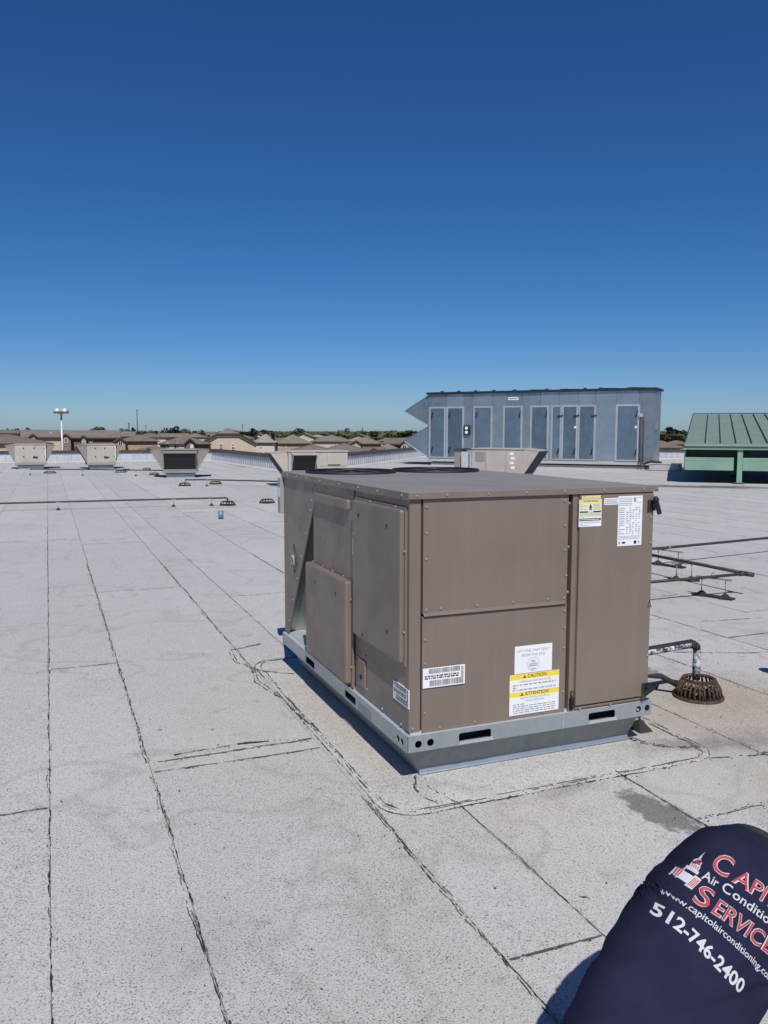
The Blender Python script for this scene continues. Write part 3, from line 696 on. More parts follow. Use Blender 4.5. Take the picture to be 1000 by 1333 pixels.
for k in range(13):
    y = .205 - k*.0115; p.lines(.006, y-.005, .045, y+.003, 1, 0, 2, .6, rl)
    for u in (.055, .075, .095, .115, .135):
        if rl.random() < .75: p.rect(u, y-.0035, u + rl.uniform(.006, .016), y+.001, 0, 2)
p.lines(.006, .034, .15, .055, 3, 0, 2, .4, rl); p.rect(.008, .01, .018, .024, 0, 2); p.rect(.03, .012, .052, .022, 1, 2); p.rect(.108, .008, .126, .026, 1, 2); p.rect(.136, .01, .146, .024, 0, 2); fin(o, p, ['greyink', 'ink'])
ns = MB(); ns.prism([(1.425, -.0203, .62), (1.452, -.0203, .62), (1.4385, -.0203, .665)], (0, -.0008, 0)); nso = ns.build('shock_hazard_sticker', M['ink'], unit)
ns = MB(); ns.prism([(1.431, -.0212, .624), (1.446, -.0212, .624), (1.4385, -.0212, .650)], (0, -.0004, 0)); ns.build('sticker_face', M['tan'], nso)

# ------------------------------------------------------------------ condensate pipe, drain, gas pipes
def strainer(loc, r=.165, h_=.135, seg=22, label='', group='rusty strainer baskets over roof drains', detail=True, sub=1.):
    t = thing('drain_strainer', label, 'roof drain', loc, random.uniform(0, 3), group)
    b = MB()
    def c(rr, z, n=36): return [(rr*math.cos(2*math.pi*k/n), rr*math.sin(2*math.pi*k/n), z) for k in range(n)]
    b.loft([c(r*1.04, 0), c(r*1.05, .012), c(r*.93, .02), c(r*.92, .0005)], 0, False); b.build('base_ring', M['rust'], t)
    top = MB(); top.loft([c(r*.70, h_), c(r*.70, h_-.016), c(r*.56, h_-.016), c(r*.56, h_), c(r*.70, h_)], 0, False); top.build('top_ring', M['rust'], t)
    for k in range(seg):
        a = 2*math.pi*k/seg; ca, sa = math.cos(a), math.sin(a); q = MB()
        q.tube([(r*.95*ca, r*.95*sa, .012), (r*.88*ca, r*.88*sa, h_*.5), (r*.66*ca, r*.66*sa, h_-.006)], .0075 if detail else .010, 6); q.build('bar', M['rust'], t)
    MB().cone((0, 0, .001), (0, 0, .01), r*.9, r*.8, 24).build('drain_bowl', M['void'], t)
    if detail:
        lit = MB(); rg_ = random.Random(4)
        for k in range(240):
            a = rg_.uniform(0, 6.28); rr = r*.72*math.sqrt(rg_.random()); z = .012 + rg_.uniform(0, .09)*(1 - (rr/r)**2); e = rg_.uniform(.006, .016); ca, sa = math.cos(a), math.sin(a)
            p0 = Vector((rr*ca, rr*sa, z)); d1 = Vector((rg_.gauss(0,1), rg_.gauss(0,1), rg_.gauss(0,.5))).normalized()*e; d2 = d1.orthogonal()*.6
            lit.add([p0-d1, p0+d2, p0+d1, p0-d2], [(0,1,2,3)], k % 3)
        lit.build('leaf_litter', [M['rust'], M['bark'], M['w_tan']], t, kind='stuff')
    return t
strainer((2.37, .56, ZR), .155, .13, 28, label='large rusty basket strainer full of leaf litter beside the tan unit')
t = thing('condensate_pipe', 'white flaking condensate pipe elbowing from the tan unit down into the rusty basket', 'pipe', (2.42, .64, ZR))
el = [(-.958, -.03, .32), (-.4, -.02, .333), (-.06, 0, .34)] + [(-.06 + .06*math.sin(a), 0, .28 + .06*math.cos(a)) for a in (.4, .8, 1.2, 1.57)] + [(0, 0, .2), (0, 0, .09)]
MB().tube(el, .026, 14).build('pipe_run', M['crust'], t)
ins = MB(); ins.tube([(-.955, -.03, .3335), (-.4, -.02, .3465), (-.05, 0, .3535)], .0205, 12); ins.tube([(-.07, 0, .34)] + [(-.06 + .062*math.sin(a), 0, .28 + .062*math.cos(a)) for a in (.4, .8, 1.1)], .0285, 14); ins.build('insulation', M['rubber'], t)
t = thing('drain_line', 'black pipe running low from the latch side of the tan unit to the rusty basket', 'pipe', (1.5, .95, ZR))
MB().tube([(-.06, .0, .17), (.3, -.1, .16), (.68, -.24, .12), (.78, -.30, .06)], .019, 10).build('pipe_run', M['rubber'], t)
def pipe_stand(loc, h_=.22, rods=2, gap=.11, rz=0., label='', group='pipe stands with black rubber feet', name='pipe_stand'):
    t = thing(name, label, 'pipe stand', loc, rz, group); n = rods
    for i in range(n):
        x = (i - (n-1)/2)*gap
        f = MB(); f.hexa([(x-.05,-.07,.0),(x+.05,-.07,0),(x+.05,.07,0),(x-.05,.07,0)], [(x-.014,-.016,.055),(x+.014,-.016,.055),(x+.014,.016,.055),(x-.014,.016,.055)]); f.build('foot', M['rubber'], t, .004)
        MB().cyl((x, 0, .05), (x, 0, h_), .0055, 8).build('rod', M['galv_dark'], t)
    if n > 1:
        MB().box((-gap*.5-.09, -.05, -.0), (gap*.5+.09, .05, .018)).build('base_bar', M['rubber'], t)
        MB().box((-gap*.5-.06, -.02, h_-.018), (gap*.5+.06, .02, h_-.002)).build('strut_channel', M['galv_dark'], t)
        MB().tube([(.028*math.cos(a_), 0, h_+.022+.028*math.sin(a_)) for a_ in [k*math.pi/6 for k in range(-1, 8)]], .005, 6).build('pipe_clamp', M['galv'], t)
    else:
        MB().box((-.05, -.018, h_-.004), (.05, .018, h_+.012)).build('saddle', M['galv_dark'], t)
    return t
t = pipe_stand((1.60, .22, ZR), .36, 1, label='single rod stand with black foot just behind the right corner of the tan unit')
for k in (-.03, .03): MB().box((-.09, k-.012, .345), (.09, k+.012, .357)).build('strut_channel', M['galv_dark'], t)
t = thing('gas_pipe', 'grey gas pipes meeting at an elbow on twin rod stands right of the tan unit', 'gas pipe', (5.33, 3.0, .06))
MB().tube([(.02, -.02, .0), (.0, .9, .0), (-.02, 1.6, .0)], .018, 10).build('long_run', M['pipe'], t)
MB().tube([(-2.2, .06, -.01), (-.45, .06, -.008), (.02, .04, 0)], .016, 10).build('short_run', M['pipe'], t)
q = MB(); q.cyl((.0, .1, 0), (.03, -.05, 0), .026, 12); q.cyl((-.06, .05, 0), (-.0, .04, 0), .024, 12); q.build('elbow', M['pipe'], t)
t = thing('gas_pipe', 'dark gas pipe crossing to the right edge of the photo beyond the elbow', 'gas pipe', (5.9, 4.95, .06))
MB().tube([(-2.0, -.02, 0), (.05, 0, 0), (2.1, .26, 0), (5.5, .7, 0)], .018, 10).build('pipe_run', M['pipe'], t)
pipe_stand((5.95, 4.92, ZR), .215, 2, .30, -1.3, 'twin rod pipe stand under the farthest gas pipe right of the tan unit')
pipe_stand((5.38, 4.0, ZR), .215, 2, .17, -.6, 'twin rod pipe stand under the middle of the gas pipe, between the two others')
pipe_stand((4.96, 3.10, ZR), .215, 2, .26, -1.2, 'twin rod pipe stand nearest the pipe elbow right of the tan unit')
vp = thing('plumbing_vent', 'short black plumbing vent at the right edge of the photo', 'vent pipe', (3.27, .72, ZR))
MB().cyl((0,0,0), (0,0,.14), .045, 16).build('pipe_stub', M['rubber'], vp); MB().cyl((0,0,.13), (0,0,.17), .058, 16).build('vent_cap', M['black'], vp)
# left front condensate line
t = thing('condensate_line', 'long thin grey pipe crossing the white roof at left, bending down into a small drain', 'pipe', (2.36, 16.0, ZR))
MB().tube([(-11, .35, .19), (-5, .2, .185), (-1.2, .1, .18), (-.05, 0, .18), (0, 0, .16), (0, 0, .06)], .020, 8).build('pipe_run', M['pipe'], t)
for x, y, lb in ((-1.43,16.16,'black footed pipe stand farthest left under the long grey pipe'), (1.10,16.08,'black footed pipe stand in the middle of the long grey pipe'), (1.98,16.03,'black footed pipe stand next to the bend of the long grey pipe')): pipe_stand((x, y, ZR), .17, 1, label=lb)
strainer((2.36, 16.0, ZR), .19, .10, 14, 'small rusty drain strainer under the bend of the long grey pipe', detail=False)
strainer((3.40, 16.3, ZR), .19, .10, 14, 'small rusty drain strainer alone on the roof close left of the tan unit', detail=False)
strainer((2.50, 23.6, ZR), .20, .10, 14, 'small drain strainer in front of the unit with the dark open hood, left one', detail=False)
strainer((3.60, 24.1, ZR), .21, .10, 14, 'small drain strainer in front of the unit with the dark open hood, right one', detail=False)
strainer((2.40, 31.0, ZR), .2, .09, 12, 'far drain strainer below the pipe left of the dark hooded unit', detail=False)
strainer((2.60, 35.6, ZR), .2, .09, 12, 'far drain strainer close to the end wall between the second and third unit', detail=False)
strainer((1.65, 35.2, ZR), .2, .08, 12, 'far pale drain strainer between the second and third unit', detail=False)
strainer((-1.55, 33.9, ZR), .26, .09, 12, 'dark basket standing in for the shadow right of the leftmost beige unit', detail=False)  # basket shape put where the unit's cast shadow lies
strainer((1.30, 33.6, ZR), .25, .09, 12, 'dark basket standing in for the shadow right of the second beige unit', detail=False)  # likewise a stand-in for the second unit's cast shadow
t = thing('blue_can', 'small faded blue can standing alone on the white roof', 'can', (1.60, 12.95, ZR))
cn = MB(); cn.cone((0,0,0), (0,0,.15), .05, .055, 16); cn.build('body', M['bluecan'], t); cn = MB(); cn.cyl((0,0,.15), (0,0,.16), .057, 16); cn.build('rim', M['galv'], t)
t = thing('gas_pipe', 'thin pipe running in front of the two leftmost beige units', 'gas pipe', (-1.7, 31.8, ZR))
MB().tube([(-.6, 1.2, .22), (1.3, .3, .22), (3.3, -.8, .21), (4.5, -1.6, .21)], .022, 8).build('pipe_run', M['pipe'], t)
for x, y, lb in ((-2.3,32.5,'far pipe stand left of the pipe gap below the leftmost unit'), (-.35,31.3,'far pipe stand between the first and second beige units'), (1.6,30.2,'far pipe stand left of the dark hooded unit')): pipe_stand((x, y, ZR), .2, 1, label=lb)
t = thing('gas_pipe', 'dark pipe from the dark hooded unit to the unit behind the tan one', 'gas pipe', (2.5, 23.4, ZR))
MB().tube([(0, .1, .0), (0, .1, .2), (.65, .0, .2), (3.0, -1.7, .18), (5.2, -2.6, .18)], .024, 8).build('pipe_run', M['pipe'], t)
pipe_stand((3.15, 23.2, ZR), .2, 1, label='far pipe stand below the dark hooded unit')

# ------------------------------------------------------------------ other rooftop units
def hood(t, face, w_, z0, z1, out, half, depth_off=0., x_off=0., mat='beige'):
    """slanted weather hood on a face; face -1/+1 = left/right side, 0 = front, 2 = back"""
    ang = {0: 0, 1: R(90), -1: R(-90), 2: R(180)}[face]; T = Matrix.Rotation(ang, 4, 'Z')
    y = -half - .003
    a = MB(); a.T = T
    for x in (-w_/2, w_/2-.02): a.prism([(x_off+x, y, z0), (x_off+x, y, z1), (x_off+x, y-out, z1-.05)], (.02, 0, 0))
    a.hexa([(x_off-w_/2-.01, y-out-.02, z1-.055), (x_off+w_/2+.01, y-out-.02, z1-.055), (x_off+w_/2+.01, y, z1), (x_off-w_/2-.01, y, z1)], [(x_off-w_/2-.01, y-out-.02, z1-.03), (x_off+w_/2+.01, y-out-.02, z1-.03), (x_off+w_/2+.01, y, z1+.025), (x_off-w_/2-.01, y, z1+.025)])
    ho = a.build('hood', M[mat], t)
    f = MB(); f.T = T; f.prism([(x_off-w_/2+.022, y-.004, z0+.03), (x_off-w_/2+.022, y-out*.93, z1-.07), (x_off-w_/2+.022, y-out*.88, z1-.06), (x_off-w_/2+.022, y-.002, z0+.06)], (w_-.044, 0, 0)); f.build('filter_mesh', M['mesh'], ho)
    return ho
def small_unit(name, label, loc, rz, w_, d_, h_, hoods, mat='beige', panels=True, hmat=None, group='smaller packaged units across the roof'):
    t = thing(name, label, 'rooftop unit', loc, rz, group)
    MB().box((-w_/2+.12, -d_/2+.12, 0), (w_/2-.12, d_/2-.12, .16)).build('curb', M['galv'], t)
    MB().box((-w_/2-.01, -d_/2-.01, .19), (w_/2+.01, d_/2+.01, .25)).build('base_rail', M['galv_dark'], t)
    MB().box((-w_/2+.05, -d_/2+.05, .16), (w_/2-.05, d_/2-.05, .19)).build('base_frame', M['void'], t)
    MB().box((-w_/2, -d_/2, .25), (w_/2, d_/2, h_)).build('casing', M[mat], t, .01)
    MB().box((-w_/2-.03, -d_/2-.03, h_), (w_/2+.03, d_/2+.03, h_+.035)).build('top_panel', M[mat], t, .006)
    if panels:
        n = 3; 
        for i in range(n):
            x0 = -w_/2 + w_*i/n + .02; x1 = -w_/2 + w_*(i+1)/n - .02
            MB().box((x0, -d_/2-.014, .30), (x1, -d_/2-.0, h_-.05)).build('panel', M[mat], t, .004)
            q = MB(); q.box((x1-.07, -d_/2-.03, .55), (x1-.03, -d_/2-.0145, .62)); q.box((x1-.07, -d_/2-.03, h_-.2), (x1-.03, -d_/2-.0145, h_-.13)); q.build('latch', M['black'], t)
    for hd in hoods: hood(t, *hd, mat=hmat or mat)
    return t
def dirz(px): # rotation that makes local -y face the camera along that picture column
    d = ray(px, 562); return math.atan2(d.y, d.x) - math.pi/2
pA = on_roof(40, 610.5); pB = on_roof(132.5, 610.5)
a = small_unit('rooftop_unit', 'beige unit with flared hoods on both sides, leftmost on the roof', (pA.x, pA.y+.8, ZR), .02, 1.36, 1.6, 1.14, [(-1,1.4,.3,1.14,.40,.68),(1,1.4,.3,1.14,.40,.68)], 'beige', True, 'dusk')  # hoods get a darker paint that carries their shading
MB().box((.1, -.836, .52), (.32, -.816, .58)).build('pull_handle', M['black'], a); MB().box((.62, -.83, .5), (.675, -.803, 1.08)).build('white_strip', M['trim_white'], a)
b = small_unit('rooftop_unit', 'beige unit with flared hoods on both sides, second from the left of the photo', (pB.x, pB.y+.8, ZR), .02, 1.30, 1.6, 1.14, [(-1,1.4,.3,1.14,.44,.65),(1,1.4,.3,1.14,.24,.65)], 'beige', True, 'dusk')  # hood shading painted in by the darker tone here too
MB().box((.1, -.836, .52), (.32, -.816, .58)).build('pull_handle', M['black'], b); MB().box((.585, -.83, .5), (.64, -.803, 1.08)).build('white_strip', M['trim_white'], b)
pC = on_roof(240, 622)
c = small_unit('rooftop_unit', 'grey tan unit whose dark open hood faces the viewer, third from the left', (pC.x, pC.y+.85, ZR), R(-10), 1.30, 1.5, 1.06, [(0,1.22,.3,1.0,.36,.75),(-1,1.3,.3,1.06,.44,.65),(1,1.3,.3,1.06,.44,.65)], 'dusk', False)
pD = at_depth(409, 590, 27.0)
d = small_unit('rooftop_unit', 'beige unit with two dark hoods just behind the left corner of the tan unit', (pD.x, pD.y, ZR), R(-5), 1.95, 1.3, 1.12, [(0,.78,.50,1.08,.34,.65,0,-.50),(-1,1.1,.3,1.12,.55,.975)], 'beige', False)
MB().box((.30, -.668, .70), (.72, -.652, 1.02)).build('panel', M['beige'], d, .006); MB().box((.30, -.68, .70), (.72, -.669, .715)).build('panel_lip', M['trim_dark'], d)
for z in (.66,): MB().box((.05, -.66, z), (.9, -.6505, z+.008)).build('panel_joint', M['dusk'], d)
pE = at_depth(655, 600, 29.0)
e = small_unit('rooftop_unit', 'beige unit with one dark hood in front of the galvanised air handler', (pE.x, pE.y, ZR), R(-49), 1.85, 1.3, 1.17, [(1,1.2,.3,1.17,.55,.925)], 'beige', False)
gp = MB(); gp.box((-.80,-.662,.75), (-.45,-.651,1.08)); gp.build('louvre_panel', M['dusk'], e, .004)
MB().box((-.42,-.66,.30), (-.405,-.6505,1.12)).build('panel_joint', M['dusk'], e); MB().box((.32,-.66,.30), (.335,-.6505,1.12)).build('panel_joint', M['dusk'], e)
for x, z in ((.45,.98),(.5,.82),(.46,.66),(.5,.50)): MB().box((x,-.656,z), (x+.14,-.6505,z+.09)).build('sticker', M['white'], e)
MB().box((-.98,-.76,.35), (-.93,-.66,1.12)).build('side_conduit', M['galv_trim'], e)
MB().box((-1.30,-.74,.45), (-1.04,-.45,1.08)).build('disconnect_box', M['clad'], e, .01); MB().box((-1.62,-.60,.30), (-1.34,-.1,1.15)).build('condenser_end', M['dusk'], e, .01); MB().box((-1.64,-.66,1.15), (-.93,.6,1.18)).build('condenser_top', M['coping'], e)
f = small_unit('rooftop_unit', 'unseen unit added outside the right edge to cast a pointed shadow on the roof', (14.15, 8.1, ZR), .1, 2.0, 1.4, 1.2, [(-1,1.2,.3,1.2,.45,1.0)], 'beige', False)  # out of view, put in as caster of the shadow at right

# ------------------------------------------------------------------ the big galvanised air handler
AX = Vector((.64812, -.76154, 0)); rzA = math.atan2(AX.y, AX.x)
ahu = thing('air_handler', 'long galvanised air handler with pointed hoods and tall doors behind the beige unit', 'air handler', (24.9677, 27.6049, ZR), rzA)
def A(name, a, b, mat, parent=None, bev=0): return MB().box(a, b).build(name, M[mat], parent or ahu, bev)
ZB, ZT, LA, DA = .37, 3.83, -11.70, 1.9                 # z above roof
A('curb', (LA+.15, .12, 0), (-.12, DA-.12, .13), 'membrane'); A('curb_shadow_block', (LA+.2, .17, .13), (-.17, DA-.17, .2), 'void')  # black block stands in for the shadow between curb and rail
A('base_rail', (LA+.02, .0, .2), (-.0, DA, ZB), 'membrane', None, .01)
A('casing', (LA, .02, ZB), (0, DA, ZT), 'galv_dark')
seams = [LA, -10.6, -9.64, -9.12, -8.06, -7.28, -6.46, -5.50, -4.56, -3.6, -2.78, -1.75, -.68, 0]
for x0, x1 in zip(seams[:-1], seams[1:]): A('panel', (x0+.012, -.004, ZB+.01), (x1-.012, .019, ZT-.06), 'galv_blue', None, .004)
A('end_panel', (.0005, .03, ZB+.01), (.018, DA-.02, ZT-.06), 'galv_blue', None, .004)
doors = [(-11.6,-10.68,1),(-10.59,-9.64,1),(-9.07,-8.06,1),(-7.43,-6.45,0),(-5.99,-5.08,0),(-4.92,-4.42,1),(-4.38,-3.61,1),(-3.56,-2.74,1),(-1.74,-.67,0)]
for i, (x0, x1, left) in enumerate(doors):
    z0, z1 = .44, 3.05; fm = MB()
    fm.box((x0-.03, -.030, z0-.05), (x0+.07, -.0045, z1+.06)); fm.box((x1-.07, -.030, z0-.05), (x1+.03, -.0045, z1+.06)); fm.box((x0+.0705, -.030, z1-.03), (x1-.0705, -.0045, z1+.06)); fm.box((x0+.0705, -.030, z0-.05), (x1-.0705, -.0045, z0+.02))
    dr = A('door', (x0+.08, -.026, z0+.03), (x1-.08, -.0042, z1-.04), 'galv_door', None, .006)
    fm.build('door_frame', M['door_trim'], dr)
    hx = x0+.14 if left else x1-.14
    if 5 <= i <= 7: hx = x1-.16
    for zz in (.72, 2.55):
        q = MB(); q.box((hx-.03, -.05, zz-.05), (hx+.03, -.0265, zz+.05))
        q.T = Matrix.Translation((hx, -.06, zz)) @ Matrix.Rotation(R(78) if (5 <= i <= 7 and zz > 2) else R(14), 4, 'Y'); q.box((-.025, -.02, -.04), (.025, .005, .26)); q.T = None
        q.build('handle', M['black'], dr)
MB().box((-7.2, -.012, 3.40), (-6.66, -.0045, 3.54)).build('name_plate', M['white'], ahu)
p = Print((-7.2, -.012, 3.40), (1,0,0), (0,0,1), .002); p.lines(.05, .03, .5, .11, 1, 0, 1, .6, rl); fin(ahu, p, ['ink'], 'plate_print')
mt = A('gauge_box', (-9.60, -.12, 1.62), (-9.25, -.0045, 2.12), 'black', None, .02)
for z in (1.76, 1.98): MB().cyl((-9.425, -.135, z), (-9.425, -.121, z), .085, 16).build('gauge', M['white'], mt)
for x in (-4.0, -1.0):
    pass
for x, z in ((-3.72, 2.02), (-.80, 2.02)): MB().cyl((x, -.04, z), (x, -.027, z), .06, 12).build('round_sticker', M['white'], ahu)
lipm = MB(); lipm.box((LA-.06, -.10, ZT), (.10, DA+.08, ZT+.05)); lipm.box((LA-.06, -.103, ZT-.07), (.10, -.085, ZT+.045)); lipm.box((.0855, -.084, ZT-.07), (.103, DA+.08, ZT+.045)); lipm.build('roof_lip', M['navy'], ahu)
for x in (-10.9, -9.95, -9.0, -8.0, -6.9, -5.2, -3.3, -2.55): MB().box((x-.06, -.05, ZT+.05), (x+.08, .1, ZT+.11)).build('lifting_lug', M['coping'], ahu)
for x in (-5.8, -4.25, -2.3, -.95):
    q = MB(); q.cyl((x, .8, ZT+.05), (x, .8, ZT+.09), .44, 24); q.cyl((x, .8, ZT+.09), (x, .8, ZT+.11), .47, 24); q.build('fan_cowl', M['galv_dark'], ahu)
for z0, z1, za in ((2.10, 3.72, 2.89), (.40, 2.07, 1.27)):
    q = MB(); 
    for y in (.05, DA-.08): q.prism([(LA-.002, y, z0), (LA-.002, y, z1), (LA-1.38, y, za)], (0, .03, 0))
    q.hexa([(LA-1.42, .03, za-.02), (LA-.002, .03, z1-.02), (LA-.002, DA-.03, z1-.02), (LA-1.42, DA-.03, za-.02)], [(LA-1.42, .03, za+.02), (LA-.002, .03, z1+.02), (LA-.002, DA-.03, z1+.02), (LA-1.42, DA-.03, za+.02)])
    ho = q.build('intake_hood', M['galv_blue'], ahu)
    q = MB(); q.hexa([(LA-1.40, .028, za-.06), (LA-.004, .028, z0-.03), (LA-.004, .049, z0-.03), (LA-1.40, .049, za-.06)], [(LA-1.40, .028, za), (LA-.004, .028, z0+.03), (LA-.004, .049, z0+.03), (LA-1.40, .049, za)]); q.build('hood_edge', M['galv_trim'], ho)
    q = MB(); q.hexa([(LA-1.36, .1, za-.03), (LA-.03, .1, z0+.03), (LA-.03, DA-.1, z0+.03), (LA-1.36, DA-.1, za-.03)], [(LA-1.36, .1, za-.01), (LA-.03, .1, z0+.06), (LA-.03, DA-.1, z0+.06), (LA-1.36, DA-.1, za-.01)]); q.build('filter_mesh', M['mesh'], ho)
q = MB()
q.tube([(-.58, -.09, 2.62), (-.58, -.09, .5), (-.5, -.16, .2), (-.15, -.2, .08), (.3, -.2, .05)], .035, 8); q.tube([(-.44, -.07, 2.5), (-.44, -.07, .5), (-.4, -.1, .25)], .022, 8); q.build('conduit', M['pipe'], ahu)
A('junction_box', (-.64, -.13, 2.5), (-.50, -.0045, 2.66), 'galv_trim'); A('side_box', (.019, .4, 1.9), (.10, .7, 2.2), 'galv_dark')
t = thing('curb_box', 'low white membrane covered curb box at the right foot of the air handler', 'curb box', (25.1, 26.9, ZR), rzA)
MB().box((-.6, -.7, 0), (.75, .2, .30)).build('curb_walls', M['membrane'], t, .05); MB().box((-.62, -.72, .30), (.77, .22, .335)).build('curb_cap', M['clad'], t, .01)
q = MB(); q.tube([(-.75, -.4, .05), (-.9, -.35, .3), (-.55, -.3, .42), (-.1, -.3, .36)], .06, 8); q.build('hose', M['rubber'], t)

# ------------------------------------------------------------------ green standing seam roof
GX = Vector((.71934, -.69466, 0)); gr = thing('green_roof_monitor', 'low green standing seam metal roof on posts at the right edge of the photo', 'roof structure', (20.43, 17.865, ZR), math.atan2(GX.y, GX.x))
def Gx(name, a, b, mat, bev=0, par=None): return MB().box(a, b).build(name, M[mat], par or gr, bev)
x0, x1, D0 = -1.80, 7.0, 11.4; ze, zr = 1.395, 2.61
rp_ = MB(); rp_.hexa([(x0+.0, -.18, ze-.03), (x1, -.18, ze-.03), (x1, D0, zr-.03), (x0+.02, D0, zr-.03)], [(x0, -.18, ze), (x1, -.18, ze), (x1, D0, zr), (x0+.02, D0, zr)]); rfo = rp_.build('metal_roof', M['green_roof'], gr)
sl = (zr-ze)/(D0+.18)
for i in range(18):
    x = x0 + .01 + .4905*i + (.17 if i else 0)
    if x > x1: break
    q = MB(); q.hexa([(x-.016, -.185, ze+.0005), (x+.016, -.185, ze+.0005), (x+.016, D0, zr+.0005), (x-.016, D0, zr+.0005)], [(x-.012, -.185, ze+.055), (x+.012, -.185, ze+.055), (x+.012, D0, zr+.055), (x-.012, D0, zr+.055)]); q.build('standing_seam', M['green_dark'], rfo)
Gx('ridge_cap', (x0, D0-.05, zr+.03), (x1, D0+.2, zr+.07), 'green_dark', 0, rfo)
Gx('fascia', (x0, -.215, ze-.10), (x1, -.183, ze-.028), 'green_trim'); Gx('fascia', (x0+.0, -.16, ze-.22), (x1, -.10, ze-.105), 'green_trim'); Gx('painted_shadow_strip', (x0, -.182, ze-.104), (x1, -.14, ze-.0315), 'green_dark')  # dark strip behind the fascia is painted shade, no separate part
Gx('wall', (x0+.05, .35, .46), (x1, .42, ze-.12), 'green_dark')  # near-black green paints in the shade of the recess
for (a_, b_) in ((x0+.02, -.19), (.095, x1)):
    Gx('siding_panel', (a_, .0, .455), (b_, .06, .78), 'green_trim', .008); Gx('siding_panel', (a_, .02, .785), (b_, .08, .90), 'green_trim', .008)
Gx('side_wall', (x0+.0, .08, .46), (x0+.045, D0-.1, ze-.12), 'green_trim')
for y in (-.06,): pass
for i, (x, y) in enumerate(((0,0), (4.2,0), (0,5.5), (4.2,5.5), (-1.6,10.8))):
    q = Gx('post', (x-.085, y-.10, .03), (x+.085, y+.10 if not y else y+.1, ze-.16 if y == 0 else ze), 'green_trim', .01)
    MB().box((x-.17, y-.19, 0), (x+.17, y+.19, .05)).build('post_foot', M['bitumen_dust'], q, .02)
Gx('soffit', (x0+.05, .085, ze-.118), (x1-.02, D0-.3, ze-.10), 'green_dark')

# ------------------------------------------------------------------ light pole, mast, utility poles
p0 = at_depth(80.5, 562, 90); t = thing('parking_light', 'tall white parking lot light pole with a cluster of drum lamps', 'light pole', (p0.x, p0.y, GZ), .3)
MB().cone((0,0,0), (0,0,9.9), .16, .09, 10).build('pole', M['clad'], t)
for k in range(4):
    a_ = k*math.pi/2 + .5; c_ = (.55*math.cos(a_), .55*math.sin(a_)); q = MB(); q.cyl((c_[0], c_[1], 10.0), (c_[0], c_[1], 10.42), .40, 18); q.cone((c_[0], c_[1], 10.42), (c_[0], c_[1], 10.52), .40, .2, 18); lm = q.build('lamp_head', M['clad'], t)
    MB().cyl((c_[0], c_[1], 9.97), (c_[0], c_[1], 9.999), .36, 16).build('lens', M['trim_dark'], lm); MB().cyl((0, 0, 9.8), (c_[0]*.8, c_[1]*.8, 10.1), .04, 6).build('arm', M['clad'], t)
for px, top, D, lb, r_ in ((179, 533, 900, 'thin lattice radio mast on the far horizon left', .5), (168, 550, 600, 'dark utility pole on the horizon left of the radio mast', .45), (190, 553, 700, 'faint utility pole on the horizon right of the radio mast', .25), (316, 552, 700, 'thin pole on the horizon right of the big peach house', .3), (472, 556, 700, 'faint pole on the horizon above the gabled houses', .25)):
    q = at_depth(px, 562, D); hgt = at_depth(px, top, D).z - GZ; t = thing('utility_pole' if D != 900 else 'radio_mast', lb, 'pole', (q.x, q.y, GZ))
    MB().cone((0,0,0), (0,0,hgt), r_, r_*.7, 6).build('pole', M['pipe'], t); MB().box((-1.2,-.1,hgt-1.2), (1.2,.1,hgt-.9)).build('crossarm' if D != 900 else 'antenna', M['pipe'], t)

